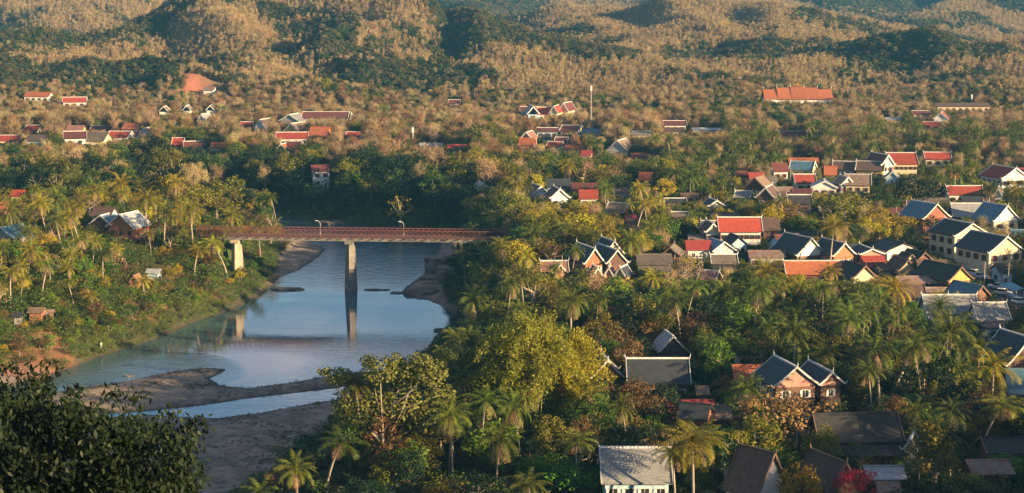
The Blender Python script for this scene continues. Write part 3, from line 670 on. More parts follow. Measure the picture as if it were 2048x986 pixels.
H('brown brick hall with a long dark brown roof beside the street', 1838, 1900, 541, 520, 'x', 'brown', 'brick', 4, 8, 0, 0, show=10)
H('dark pointed gable house overlapping the brown brick hall', 1832, 1868, 520, 505, 'y', 'black', 'brick', 4, 8, 24, 2, show=2)
H('tan gabled house with patchy tin lean-to in front', 1795, 1838, 541, 520, 'y', 'brown', 'cream', 3.4, 8, 16, 2, tier='rust', show=8)
H('yellow plaster gable house with dark sweeping roof and brick wall by the street', 1893, 1952, 560, 534, 'y', 'black', 'brick', 4.4, 14, 28, gable='yellow', trim=2, lm='yellow gabled street house', show=14, nwin=2)
H('low weathered tin shed roof stretching left of the yellow gable', 1800, 1890, 566, 552, 'x', 'rust', 'wood', 3.4, 7, 4, 0, show=4, fin=0, pw=1)
H('blue metal roofed house with brown end gable beside parked cars', 1945, 1985, 593, 572, 'y', 'blue', 'brick', 3.8, 10, 30, 2, show=4, fin=0, pw=1)
H('very wide pale grey tiled roof house with white ridge', 1853, 1962, 627, 589, 'x', 'grey', 'white', 4.4, 10, 0, lm='wide pale grey roof', show=8, nwin=3)
H('small steep peach coloured dormer gable in front of the wide grey roof', 1880, 1913, 620, 596, 'y', 'tan', 'white', 4.2, 5, -12, show=6, nwin=1)
H('tan grey tiled roof house at the right end of the wide grey roof', 1955, 2024, 640, 604, 'x', 'grey', 'white', 4, 9, 3, show=10, nwin=3)
H('dark brown shingled house with white wall strip left of the grey roof', 1806, 1856, 597, 568, 'x', 'brown', 'white', 4, 8, 3, 2, show=7, nwin=3)
H('rusty tin kitchen shed leaning on a blue wall', 1965, 2012, 655, 645, 'x', 'rust', 'blue', 3, 5, 0, 0, show=16, fin=0, nwin=1, pw=1)
H('cream two storey house with dark roof and three framed windows', 1904, 1986, 470, 447, 'y', 'black', 'cream', 6.8, 13, 24, lm='cream two storey house', show=22, nwin=3, wframe=WALL['brick'])
H('cream gabled house with dark blue slate roof at the right edge', 1972, 2056, 503, 473, 'y', 'slate', 'cream', 6, 15, 26, gable='cream', lm='cream house at the right edge', show=20, nwin=3)
H('red timber gable house with shade blue left roof slope and white trim', 1842, 1906, 436, 408, 'y', 'blue', 'redwood', 6.4, 12, 28, lm='red timber gable', show=22, nwin=3)  # blue roof sheet holds the shade tint of its left slope
H('large light grey green roof with white ridge between two gables', 1907, 1979, 433, 406, 'x', 'grey', 'wood', 5.6, 9, 0, lm='light grey green roof', tier='black', show=8)  # black lower roof stands in for the black shadow below the eave
H('white gabled house with blue metal left slope under the red roofed villa', 1983, 2046, 441, 411, 'y', 'blue', 'cream', 6, 11, 26, gable='white', show=16, nwin=2)
H('long red tiled hall with white trim behind a dark palm', 1896, 1968, 389, 371, 'x', 'red', 'white', 5, 7, 0, lm='long red hall', show=6)
H('white villa with arched window row and maroon red roof at the right edge', 2000, 2064, 356, 336, 'y', 'red', 'white', 6.4, 14, 22, gable='white', lm='arched window villa', show=16, nwin=6)
H('big cream and white mansion under red hipped roof', 1778, 1838, 328, 305, 'x', 'red', 'cream', 7, 14, 0, lm='red roofed mansion', show=18, nwin=6)
H('white maroon roofed wing at the left of the red roofed mansion', 1762, 1792, 330, 310, 'y', 'maroon', 'white', 7, 14, 18, show=16, nwin=2)
H('cream house with orange red roof right of the mansion', 1850, 1903, 318, 304, 'x', 'red', 'cream', 6, 9, -6, show=14, nwin=3)
H('brown roofed house with glowing yellow end gable', 1712, 1766, 341, 322, 'x', 'brown', 'yellow', 5, 10, -18, lm='yellow end gable', show=12, nwin=4)
H('tan and orange roofed villa with pale blue gable wall', 1690, 1742, 370, 348, 'x', 'tan', 'cream', 5.6, 12, -10, show=12, nwin=3)
H('pale blue gable front of the tan roofed villa', 1681, 1712, 370, 354, 'y', 'tan', 'blue', 5.4, 8, 12, show=12, nwin=2)
H('distant long orange roof house above the blue green roof', 1578, 1640, 327, 316, 'x', 'orange', 'cream', 4, 8, 0, 0, lm='distant orange roof', show=2)
H('blue green roofed house with cream end gable facing right', 1578, 1624, 339, 322, 'x', 'blue', 'cream', 5, 10, -20, show=8)
H('grey brown gabled house with white trim left of the yellow gable', 1665, 1708, 338, 322, 'x', 'brown', 'grey', 5, 8, -14, show=10)
H('bright orange roofed cottage behind garden palms', 1648, 1674, 350, 332, 'x', 'orange', 'cream', 3.6, 7, -10, 0, show=2)
H('low red roofed shop left of the dark roofed white house', 1498, 1531, 356, 345, 'x', 'redmetal', 'grey', 4, 6, 0, 0, show=4, fin=0)
H('white house with windows under a deep maroon roof', 1546, 1580, 343, 326, 'x', 'maroon', 'white', 5, 8, 8, 0, show=10, nwin=2)
H('salmon red roof with white ridge in the middle of the roofs', 1590, 1634, 366, 348, 'x', 'red', 'cream', 4.6, 9, 0, lm='salmon red roof', show=10, nwin=2)
H('broad brown timber gable facing left of the salmon roof', 1487, 1531, 377, 356, 'y', 'tan', 'wood', 4.4, 12, -24, 2, lm='broad brown gable', show=4)
H('smaller brown gable with bright white bargeboards', 1511, 1550, 396, 375, 'y', 'brown', 'wood', 4, 11, -20, show=4)
H('white metal low gable roof over an open red porch', 1622, 1676, 376, 363, 'y', 'white', 'white', 4.6, 10, -8, show=8, fin=0, pw=1)
H('dark tiled house with thick white ridge and curled roof ends', 1577, 1626, 408, 389, 'x', 'black', 'wood', 4.2, 8, 0, show=3, lm='dark tiled house')
H('brown red garden wall roof below the dark tiled house', 1570, 1623, 425, 412, 'x', 'brown', 'brick', 3, 5, 0, 0, show=4, fin=0)
H('small cream gable poking out of the trees beside the brown gables', 1468, 1500, 395, 381, 'x', 'grey', 'cream', 3.8, 7, -16, show=2)
H('small grey gable beside the dark tiled house', 1545, 1571, 411, 396, 'y', 'grey', 'wood', 3.6, 8, -10, show=2)
H('white trimmed green roof peeping above trees left of the town', 1416, 1452, 412, 401, 'y', 'slate', 'grey', 3.6, 8, 12, show=0)
H('wide dark shed roof behind the big red roof', 1420, 1482, 433, 425, 'x', 'brown', 'wood', 4, 6, 0, 0, show=0, fin=0)
H('dark brown roof to the right of the bright red roof', 1524, 1562, 460, 436, 'x', 'brown', 'wood', 4.6, 9, 0, 0, show=2)
H('long green grey tin shed roof above the white gabled villa', 1545, 1640, 470, 462, 'x', 'slate', 'cream', 3, 5, 0, 0, show=3, fin=0, pw=1)
H('rust brown market shed roof beside the street lamps', 1808, 1850, 415, 401, 'x', 'brown', 'wood', 4, 8, 0, 0, show=3, fin=0)
H('low dark shop roof below the rust brown market shed', 1782, 1815, 428, 416, 'x', 'maroon', 'wood', 4, 7, 0, 0, show=4, fin=0)
H('long flat tin roof behind the light grey green roof', 1832, 1900, 405, 396, 'x', 'thatch', 'cream', 4, 6, 0, 0, show=0, fin=0)
H('white street shop with small window below garden trees', 1770, 1800, 357, 343, 'y', 'slate', 'blue', 4.6, 8, -10, show=8, fin=0)
H('pale gable cottage right of the long red hall', 1986, 2006, 393, 375, 'y', 'brown', 'white', 5, 10, -16, show=12, nwin=1)
H('dark maroon shed behind the arched window villa', 1965, 1986, 356, 344, 'x', 'maroon', 'grey', 4, 7, 0, 0, show=2)
H('orange roofed hut among palms under the mansion', 1902, 1920, 355, 346, 'x', 'orange', 'cream', 3, 6, 0, 0, show=2, fin=0)
for (lb, a, b, c, d, ax, rf, wl, hw, Ln, ro, tr) in [
 ('pale blue shop wall left of the white house under deep maroon roof', 1534, 1556, 362, 352, 'x', 'thatch', 'blue', 3.6, 6, 0, 0), ('low rusty shed between the brown gables and salmon roof', 1552, 1590, 383, 374, 'x', 'rust', 'wood', 3, 6, 4, 0),
 ('narrow maroon roof right above the dark tiled house', 1584, 1626, 386, 378, 'x', 'maroon', 'wood', 3.4, 6, 0, 0), ('brown lean roof left of the dark tiled house', 1543, 1574, 397, 384, 'x', 'brown', 'wood', 3.4, 6, -4, 0),
 ('little rust roof right of the garden wall roof', 1640, 1664, 424, 413, 'x', 'rust', 'brick', 3, 6, 5, 0), ('blue white shop at the top of the street', 1724, 1744, 405, 394, 'x', 'slate', 'blue', 4, 6, 0, 0),
 ('maroon roof strip left of the low red roofed shop', 1470, 1497, 351, 342, 'x', 'maroon', 'wood', 3.6, 7, 6, 0), ('brown roof strip under the low red roofed shop', 1500, 1530, 366, 358, 'x', 'brown', 'grey', 3, 6, 0, 0),
 ('slate shed wall under the long red hall', 1925, 1972, 403, 394, 'x', 'slate', 'grey', 3.4, 6, 0, 0), ('tan tin roof right of the light grey green roof', 1976, 1992, 420, 409, 'x', 'orange', 'brick', 4, 5, 0, 0),
 ('brown roof behind the pale gable cottage', 1966, 1990, 413, 397, 'x', 'brown', 'wood', 4, 6, -10, 0), ('light blue flat awning roof at the right edge', 2024, 2064, 467, 459, 'x', 'blue', 'white', 3.6, 5, 0, 0),
 ('dark street shop roof below the cream house at the right edge', 1998, 2032, 545, 527, 'x', 'black', 'blue', 3.8, 7, 8, 0), ('long plank wall shed with white gate below the yellow gable', 1852, 1936, 583, 576, 'x', 'rust', 'wood', 2.4, 3, 0, 0),
 ('white painted shed corner below the yellow gable', 1914, 1938, 589, 581, 'x', 'white', 'white', 2.2, 3, 0, 0), ('triangular cream gable behind the tan gabled house', 1812, 1836, 520, 509, 'y', 'black', 'cream', 4, 6, 14, 2),
 ('rust stained roof over the small verandah house yard', 1728, 1786, 536, 526, 'x', 'redmetal', 'pink', 2.8, 5, 0, 0), ('grey roof sliver between the peach and verandah houses', 1706, 1730, 500, 488, 'x', 'slate', 'white', 4.6, 7, 10, 0),
 ('weathered roof strip above the tan garden trees', 1268, 1304, 371, 363, 'x', 'maroon', 'wood', 3.6, 6, 0, 0), ('white ridged green roof among golden palms', 1330, 1374, 404, 396, 'x', 'slate', 'wood', 3.6, 6, 0, 1),
 ('brown roof right of the tiny orange roof', 1362, 1400, 397, 386, 'x', 'brown', 'wood', 3.6, 6, 4, 0), ('white ridged roof low among golden palms', 1344, 1378, 432, 423, 'x', 'thatch', 'wood', 3.6, 6, 0, 1),
 ('dark house with small white wall below the tiny orange roof', 1226, 1262, 386, 374, 'x', 'brown', 'white', 4, 7, 6, 0), ('red roof corner under the sunlit brown slope', 1252, 1276, 441, 430, 'x', 'redmetal', 'brick', 3.4, 6, 8, 0),
 ('mauve roof between the pale gable and the triangular gable', 1262, 1320, 315, 306, 'x', 'maroon', 'grey', 3.6, 7, 0, 0), ('white box house with dark roof left of the cream far gable', 1082, 1102, 277, 269, 'x', 'slate', 'white', 4, 7, 0, 0),
 ('rust tin roof behind the corrugated red annex', 1376, 1412, 478, 469, 'x', 'rust', 'grey', 4, 6, -5, 0), ('dark roof right of the long orange hall', 1758, 1792, 540, 528, 'x', 'brown', 'grey', 3.2, 6, 8, 0),
 ('brown roof between the huge mossy roof and silver roof', 1600, 1640, 870, 852, 'x', 'brown', 'wood', 3, 6, -4, 0), ('pinkish corrugated roof behind the timber twin house', 1470, 1530, 728, 716, 'x', 'rust', 'wood', 4.6, 6, 0, 0)]:
    H(lb, a, b, c, d, ax, rf, wl, hw, Ln, ro, tr, show=3, fin=0, pw=1)
# --- right bank, left part
H('brown roofed white gable house nearest the river bend', 1064, 1101, 388, 373, 'y', 'thatch', 'white', 4, 11, 16, lm='river bend gable house', show=6)
H('clean white gable between two maroon roofs', 1100, 1141, 396, 378, 'y', 'brown', 'white', 4, 10, 12, show=6)
H('blue grey roof with sky blue end gable', 1092, 1146, 374, 358, 'x', 'slate', 'blue', 4, 8, 10, 0, show=2)
H('long maroon roof behind the strong red roof', 1142, 1197, 378, 366, 'x', 'maroon', 'wood', 4, 7, 0, 0, show=1)
H('strong red roof with small white front gable', 1158, 1198, 397, 380, 'x', 'red', 'white', 4, 8, 0, 0, lm='strong red roof', show=3)
H('sunlit brown tiled roof slope among palms', 1208, 1246, 425, 405, 'x', 'tan', 'brown' if 0 else 'wood', 3.6, 8, -26, show=2)
H('tiny orange roof among trees above the palms', 1275, 1302, 361, 344, 'x', 'orange', 'cream', 4, 7, -14, 0, show=3, lm='tiny orange roof')
H('dusty brown half hidden roof in the palm grove', 1248, 1272, 458, 438, 'x', 'brown', 'wood', 4, 7, -20, 0, show=0)
H('white sheet roof peeping left of the river bend gable', 954, 980, 377, 366, 'y', 'white', 'white', 4, 8, 14, show=3)
H('left twin gable of the dark roofed Lao house by the palms', 1168, 1212, 527, 497, 'y', 'slate', 'orangewood', 4.6, 13, 20, lm='dark twin gables', show=16, nwin=2)
H('right twin gable of the dark roofed Lao house by the palms', 1212, 1258, 526, 500, 'y', 'slate', 'wood', 4.6, 13, 20, show=16, nwin=2)
H('pale edged rear gable behind the dark twin gables', 1208, 1250, 508, 482, 'y', 'slate', 'cream', 6, 9, 20, show=0)
H('faded pink tiled hall with white trim and tiny gable', 1082, 1138, 542, 521, 'x', 'pinkt', 'wood', 3.6, 7, 3, lm='faded pink hall', show=3)
H('tiny peach gable in front of the faded pink hall', 1106, 1136, 545, 530, 'y', 'pinkt', 'orangewood', 3.2, 6, 14, show=3, nwin=1)
H('leftmost of three small gables under the dark twin gables', 1184, 1208, 554, 536, 'y', 'slate', 'orangewood', 2.6, 6, 10, show=0, nwin=0)
H('middle of three small gables under the dark twin gables', 1206, 1229, 553, 534, 'y', 'pinkt', 'pink', 2.6, 6, -6, show=0, nwin=0)
H('rightmost of three small gables under the dark twin gables', 1227, 1252, 554, 535, 'y', 'slate', 'yellow', 2.6, 6, -22, show=0, nwin=0)
H('weathered brown shingle house with low thatch coloured front roof', 1274, 1346, 528, 508, 'x', 'thatch', 'grey', 4.2, 9, 0, 0, lm='weathered shingle house', tier='thatch', show=12)
H('thatch coloured gable behind the weathered shingle house', 1318, 1362, 512, 495, 'y', 'thatch', 'wood', 4.6, 9, -12, 2, show=2)
# --- right bank, foreground
H('small slate roofed gable with brick front and curled white trim', 1181, 1250, 755, 720, 'y', 'slate', 'brick', 4, 8, 6, gable='orangewood', lm='small brick gable', show=4, nwin=2)
H('large dark slate roof with bright white ridge and edges', 1255, 1382, 768, 716, 'x', 'slate', 'wood', 4, 9.5, 0, lm='large dark slate roof', show=6, nwin=4)
H('isolated blue white tin gable in deep shade', 1315, 1378, 704, 672, 'y', 'white', 'wood', 3.6, 7, 10, lm='shaded tin gable', show=3, fin=0)
H('orange tiled roof left of the teal twin gables', 1468, 1552, 762, 730, 'x', 'orange', 'wood', 3.6, 7, 0, 0, show=3, nwin=3)
H('left and larger teal roofed gable of the timber twin house', 1545, 1642, 771, 734, 'y', 'slate', 'wood', 6.6, 11, 14, gable='pink', lm='timber twin gable house', show=30, nwin=2)
H('right and smaller teal roofed gable of the timber twin house', 1638, 1691, 768, 744, 'y', 'slate', 'wood', 6.6, 11, 14, gable='pink', show=40, nwin=1)
H('dark corrugated shed with red timber gable end', 1352, 1412, 838, 806, 'x', 'slate', 'redwood', 3.4, 6, -22, 0, lm='corrugated timber shed', show=5, fin=0, pw=1)
H('striped corrugated low roof right of the red timber gable end', 1402, 1466, 838, 812, 'x', 'thatch', 'wood', 2.8, 6, -4, 0, show=8, fin=0, pw=1)
H('long red brown fence shed with pale top rail', 1330, 1430, 812, 802, 'x', 'redmetal', 'redwood', 2.4, 3, 0, 0, show=3, fin=0, pw=1, nwin=0)
H('tiny thatched lookout hut with straw coloured roof', 1392, 1420, 788, 773, 'x', 'tan', 'wood', 3.6, 3, 0, 0, show=4, fin=0, nwin=1)
H('small flat silver roof beside the timber twin house', 1610, 1643, 846, 832, 'x', 'white', 'white', 2.6, 4, 0, 0, show=3, fin=0, pw=1, nwin=0)
H('huge black mossy roof speckled with pale lichen', 1638, 1812, 884, 826, 'x', 'black', 'wood', 5.2, 10, 4, 2, lm='huge black mossy roof', tier='black', show=18, fin=0, nwin=3)
H('white house under a pale grey fish scale tiled roof', 1203, 1346, 966, 894, 'x', 'grey', 'blue', 5, 11, 0, lm='pale fish scale roof', show=24, nwin=4)
H('steep dark brown gable with white right edge near the bottom', 1506, 1590, 985, 906, 'y', 'brown', 'white', 3.6, 7, 42, 2, lm='steep brown gable', show=5, pw=1.25, nwin=1)
H('rusted silver corrugated shed left of the steep brown gable', 1452, 1508, 975, 940, 'x', 'rust', 'wood', 3.2, 7, 0, 0, show=15, fin=0, pw=1, nwin=0)
H('steep dark roof with brick gable behind pink bougainvillea', 1650, 1732, 978, 925, 'y', 'brown', 'brick', 3.6, 9, 26, 2, show=5, pw=1.3, nwin=1)
H('patched white and rust tin roof beneath the huge black roof', 1734, 1815, 958, 932, 'x', 'white', 'wood', 3, 6, 0, 0, show=4, fin=0, pw=1, nwin=0)
H('small rust red tin roof at the bottom beside bougainvillea', 1757, 1806, 984, 966, 'x', 'rust', 'white', 2.6, 5, 0, 0, show=5, fin=0, pw=1, nwin=0)
H('brown corrugated roof poking from green bushes at lower right', 1944, 2034, 948, 920, 'x', 'rust', 'wood', 3, 7, 4, 0, show=3, fin=0, pw=1, nwin=0)
H('dark ridge roof at the right edge above green bushes', 1974, 2066, 906, 874, 'x', 'black', 'wood', 4, 8, 0, 2, show=3, fin=0)
H('large blue tin roof cut by the right edge', 2018, 2110, 788, 738, 'x', 'blue', 'grey', 4, 10, -6, 0, show=6, fin=0, pw=1)
H('navy slate gable cut by the right edge above blue tin', 2008, 2110, 728, 675, 'y', 'slate', 'wood', 5, 10, 20, show=2)
H('dark low roof with white gable corner right of the black mossy roof', 1806, 1830, 900, 880, 'y', 'black', 'cream', 4.4, 6, -20, show=3, nwin=0)
# --- left bank
LB = -1.0
H('open fronted villa with pale metal gable roof over the riverbank', 208, 270, 455, 429, 'y', 'white', 'orangewood', 6.4, 10, -22, lm='open fronted villa', show=24, fin=0, pw=1, z0=LB, nwin=3)
H('blue metal gable left of the open fronted villa', 176, 224, 449, 431, 'y', 'blue', 'wood', 7, 8, -16, show=4, fin=0, pw=1, z0=LB)
H('dark tiled top storey with white end gable behind the villa', 178, 222, 432, 414, 'x', 'brown', 'white', 9.0, 7, -12, 0, show=2, z0=LB, fin=0, nwin=0)
H('orange tiled cream walled side wing of the villa', 248, 284, 465, 451, 'x', 'orange', 'cream', 4.6, 7, -14, 0, show=22, z0=LB, nwin=2)
H('orange walled house cut by the left edge', -40, 9, 424, 404, 'x', 'orange', 'orangewood', 5, 8, -8, 0, show=3)
H('pale blue metal roof cut by the left edge', -30, 32, 476, 455, 'y', 'blue', 'grey', 5, 10, -26, 0, show=2, fin=0)
H('small red roof behind the palms at far left', 18, 46, 392, 380, 'x', 'red', 'cream', 4, 7, 0, 0, show=2, fin=0)
H('flimsy orange shack with tarpaulin walls on the lower left bank', 52, 86, 625, 618, 'x', 'tan', 'orangewood', 2.6, 4, -6, 0, show=12, fin=0, pw=1, nwin=0, name='shack', lm='orange shack')
H('reddish plank shack right of the orange tarpaulin shack', 86, 104, 628, 622, 'x', 'rust', 'brick', 2.4, 3, -6, 0, show=10, fin=0, pw=1, nwin=0, name='shack')
H('green tarpaulin hut at the foot of the orange shack', 22, 44, 634, 628, 'x', 'slate', 'grey', 2.0, 3, 0, 0, show=8, fin=0, pw=1, nwin=0, name='hut')
H('blue tarpaulin hut with pale tin roof above the bank', 288, 318, 546, 540, 'x', 'white', 'blue', 1.9, 4, -10, 0, show=10, fin=0, pw=1, nwin=0, name='hut', lm='blue tarpaulin hut')
H('pink tarpaulin tent shelter left of the blue hut', 255, 279, 566, 551, 'y', 'pinkt', 'pink', 1.2, 4, -12, 0, show=4, fin=0, pw=1, nwin=0, name='tent')
H('white tower like house with red roof high on the shaded far bank', 624, 662, 342, 330, 'x', 'maroon', 'white', 7, 7, 12, 0, z0=-1.0, lm='white bank house', show=18, nwin=2, name='house')
# --- far plain, left
FH = [
 ('two storey white school with orange roof on the far left rise', 45, 98, 193, 184, 'x', 'orange', 'white', 7, 10, -6), ('tall white house with red roof right of the orange roofed school', 125, 172, 204, 194, 'x', 'red', 'white', 8, 9, 8),
 ('leftmost tiny white gable on the far plain', 316, 338, 223, 213, 'y', 'tan', 'white', 4, 8, 0), ('second tiny white gable on the far plain', 364, 382, 221, 211, 'y', 'tan', 'white', 4, 8, 0),
 ('third tiny white gable on the far plain', 411, 429, 220, 211, 'y', 'tan', 'white', 4, 8, 0), ('pale steep gable above bare trees right of the tiny gables', 393, 412, 243, 228, 'y', 'grey', 'cream', 4, 9, -20),
 ('very long red roofed open hall on dark posts', 602, 696, 236, 223, 'x', 'maroon', 'grey', 6, 16, 0), ('small red roof left of the long open hall', 479, 505, 252, 243, 'x', 'red', 'cream', 4, 8, 0),
 ('brown white trimmed gable in the left far village', 505, 534, 257, 239, 'y', 'brown', 'white', 4, 12, -20), ('grey gable with white edges beside the long open hall', 556, 600, 242, 229, 'y', 'grey', 'grey', 5, 12, -18),
 ('yellow gable in the left far village', 566, 597, 262, 247, 'y', 'tan', 'yellow', 4, 12, -20), ('wide red roof in front of the yellow gable', 552, 616, 277, 264, 'x', 'red', 'white', 5, 12, 6),
 ('orange hipped house at the right of the left far village', 613, 653, 272, 253, 'x', 'orange', 'orangewood', 6, 12, -14), ('dark maroon roof with white end left of the river trees', 556, 598, 297, 282, 'x', 'maroon', 'white', 5, 11, -10),
 ('small orange gable before the dark maroon roof', 547, 577, 302, 288, 'y', 'orange', 'orangewood', 4, 8, -14), ('red roof cut by the left edge in the far village', -10, 39, 281, 270, 'x', 'red', 'cream', 4, 11, 0),
 ('striped brown roof house with pale blue wall at far left', 47, 92, 281, 269, 'x', 'brown', 'blue', 5, 11, -10), ('red roofed white house above the striped brown roof', 44, 76, 261, 250, 'x', 'red', 'white', 5, 10, -12),
 ('maroon roofed house with steep white front gable', 128, 172, 277, 262, 'x', 'maroon', 'white', 6, 12, 14), ('olive grey roof right of the steep white front gable', 166, 208, 282, 265, 'x', 'thatch', 'cream', 4, 11, -14),
 ('bright red roof with twin white gables in the left far village', 211, 256, 274, 262, 'x', 'red', 'white', 4, 11, -8), ('faded orange long roof behind the maroon house', 131, 166, 260, 251, 'x', 'pinkt', 'cream', 4, 9, 0),
 ('pyramid orange roof above the twin white gables', 240, 276, 258, 246, 'x', 'orange', 'cream', 5, 10, -14), ('small salmon roof below the pyramid orange roof', 251, 277, 270, 262, 'x', 'red', 'white', 4, 8, 0),
 ('small pinkish gable with white trim right of the pyramid roof', 277, 300, 267, 256, 'y', 'pinkt', 'white', 4, 9, -14), ('narrow red roof left of the blue gable', 342, 366, 290, 275, 'x', 'red', 'orangewood', 4, 9, 0),
 ('maroon roofed house with blue grey gable', 368, 409, 294, 282, 'x', 'maroon', 'blue', 4, 10, 12), ('peach roofed cottage right of the maroon roof', 417, 451, 296, 285, 'x', 'orange', 'white', 4, 9, -8),
 ('long faded red roof at the upper village edge', 180, 215, 258, 251, 'x', 'maroon', 'cream', 4, 8, 0), ('red roof at the edge of bare trees left of the fields', 690, 722, 272, 263, 'x', 'red', 'white', 4, 9, -6),
 ('strong red roof half hidden by tan trees', 893, 936, 301, 289, 'x', 'redmetal', 'grey', 4, 9, 0), ('long pale tin shed left of the strong red roof', 838, 886, 293, 286, 'x', 'white', 'grey', 4, 7, 0),
 ('solitary maroon roof under a green tree on the far plain', 896, 920, 207, 199, 'x', 'maroon', 'cream', 4, 10, 0), ('small red and white house far left of the mast', 675, 700, 236, 225, 'x', 'red', 'white', 5, 8, -8),
 ('white sided shed on the red soil cutting', 404, 428, 180, 173, 'x', 'rust', 'white', 4, 8, -10),
 # far centre
 ('left red roof of the white temple compound', 1040, 1080, 222, 213, 'x', 'maroon', 'white', 7, 12, 0), ('bluish front gable of the white temple compound', 1054, 1080, 228, 213, 'y', 'grey', 'blue', 8, 14, 8),
 ('main red roof of the white temple compound', 1074, 1103, 229, 214, 'x', 'red', 'white', 7, 12, 0), ('cream gable in the middle of the white temple compound', 1098, 1116, 226, 208, 'y', 'red', 'cream', 8, 12, -16),
 ('rightmost gable of the white temple compound', 1116, 1137, 222, 206, 'y', 'maroon', 'cream', 8, 14, -20), ('maroon house with cream gable in the centre far village', 1118, 1156, 262, 250, 'x', 'maroon', 'cream', 5, 12, -18),
 ('pale blue metal sheds behind the centre far village', 1152, 1200, 265, 257, 'x', 'blue', 'white', 4, 10, -10), ('deep maroon roof left of the cream gable', 1072, 1118, 263, 255, 'x', 'maroon', 'blue', 5, 10, 0),
 ('orange roofed cottage with pink gable in the centre far village', 1036, 1068, 290, 276, 'x', 'orange', 'pink', 4, 10, -6), ('pale pink gable above the orange roofed cottage', 1040, 1064, 277, 264, 'y', 'pinkt', 'pink', 6, 10, -18),
 ('left salmon roof with white end in the centre far village', 1092, 1122, 293, 283, 'x', 'red', 'white', 4, 9, -14), ('middle salmon roof with white end in the centre far village', 1127, 1157, 300, 288, 'x', 'orange', 'cream', 4, 9, -18),
 ('maroon roof touching the middle salmon roof', 1108, 1134, 285, 274, 'x', 'maroon', 'cream', 4, 9, -10), ('rose red roof before the round green tree', 1160, 1182, 312, 301, 'x', 'redmetal', 'cream', 4, 9, -10),
 ('large white and brown triangular gable house on its own', 1210, 1258, 302, 281, 'y', 'tan', 'white', 3.6, 14, -20), ('red roof over white wall strip far right of the centre village', 1327, 1374, 250, 241, 'x', 'maroon', 'white', 6, 12, 0),
 ('cream box house left of the white wall strip', 1262, 1302, 269, 261, 'x', 'grey', 'cream', 5, 9, -8), ('long flat whitish roof beside tall bare trunks', 1385, 1446, 260, 256, 'x', 'white', 'white', 4, 8, 0),
 ('dark hipped roof below the white wall strip', 1330, 1372, 263, 255, 'x', 'brown', 'cream', 4, 10, 0), ('faded mauve long roof at the foot of the wooded knoll', 1560, 1616, 271, 262, 'x', 'maroon', 'cream', 4, 10, 0),
 # far right
 ('long low barrack building with white fascia at far right', 1874, 1982, 213, 206, 'x', 'brown', 'cream', 6, 12, 0), ('white gable pavilion with red lower roof at far right', 1866, 1897, 238, 226, 'y', 'red', 'white', 8, 12, -16),
 ('small red roofed white temple left of the pavilion', 1846, 1880, 254, 243, 'x', 'red', 'white', 5, 10, -16), ('mauve roofed row left of the white gable pavilion', 1826, 1862, 228, 221, 'x', 'maroon', 'cream', 4, 9, 0),
 ('rose tiled roof at far right among dark palms', 2030, 2056, 345, 336, 'x', 'redmetal', 'cream', 4, 9, 0), ('cream wall strip among bare trees at far right', 1770, 1804, 240, 235, 'x', 'grey', 'yellow', 4, 8, 0),
]
for (lb, a, b, c, d, ax, rf, wl, hw, Ln, ro) in FH:
    H(lb, a, b, c, d, ax, rf, wl, hw, Ln, ro, trim=1 if ax == 'y' or rf in ('red', 'maroon') else 0, show=6, fin=0, gable=wl)
LMK += [(650, 230, 'very long red hall'), (150, 205, 'tall white red roofed house'), (70, 190, 'orange roofed school'), (235, 265, 'twin white gables'), (1085, 225, 'white temple compound'), (1233, 290, 'large triangular gable house'),
        (150, 270, 'steep white front gable'), (585, 285, 'dark maroon far roof'), (400, 290, 'blue grey gable'), (915, 295, 'half hidden red roof'), (1350, 250, 'white wall strip'), (1925, 210, 'long low barrack'), (1875, 240, 'white gable pavilion'), (1125, 290, 'salmon far roofs'), (400, 170, 'red soil cutting'), (60, 275, 'striped brown far roof')]

# stupa-like long hall on the knoll: stepped orange roofs, gilded crest
def knoll_hall():
    D0 = 1050; a = PY(1530, 196, D0); b = PY(1667, 196, D0); cz = a[2]; cx = (a[0] + b[0]) / 2; Wd = b[0] - a[0]
    g = G(cx, D0 + 10); root = empty('temple_hall', (cx, D0 + 9, g)); tag(root, 'long stepped orange roofed temple hall with gilded crest on the wooded knoll', 'temple')
    zt = PY(1600, 171, D0 + 9)[2] - g; ze = cz - g
    mb = MB(); mb.box(-Wd / 2 + 1, Wd / 2 - 1, -7, 7, -3, ze); mb.build('wall', WALL['white'], root)
    for i, (x0, x1, dz) in enumerate(((-.5, -.3, -1.6), (-.3, -.1, -.6), (-.1, .1, 0), (.1, .3, -.6), (.3, .5, -1.6))):
        mb = MB(); roof_shell(mb, (x1 - x0) * Wd + .3, 17, ze - .6, zt - ze + dz, 1.15); mb.v = [(v[0] + (x0 + x1) / 2 * Wd, v[1], v[2]) for v in mb.v]
        rf = mb.build('roof', ROOF['orange'], root)
        mb = MB(); 
        for e in (x0, x1): mb.tube([(e * Wd, 0, zt + dz - .3), (e * Wd, 0, zt + dz + 1.4)], [.2, .05], 5)
        mb.build('finial', TRIM, rf)
    mb = MB()
    for k in range(-3, 4): mb.tube([(k * .8, 0, zt), (k * .8, 0, zt + 2.2 - abs(k) * .4)], [.35, .05], 6)
    mb.build('gilded_crest', surf('gilding', (.75, .45, .08), rough=.4, metal=.6, stain=.1), root)
    mb = MB(); mb.box(-Wd / 2 - .5, -Wd / 2 + 6, -8, -6.8, -3, ze - .5); mb.build('porch', WALL['white'], root)
    RECTS.append((1528, 166, 1669, 200, D0)); FOOT.append((cx, D0 + 9, Wd / 2)); LMK.append((1598, 184, 'long orange temple hall'))
knoll_hall()

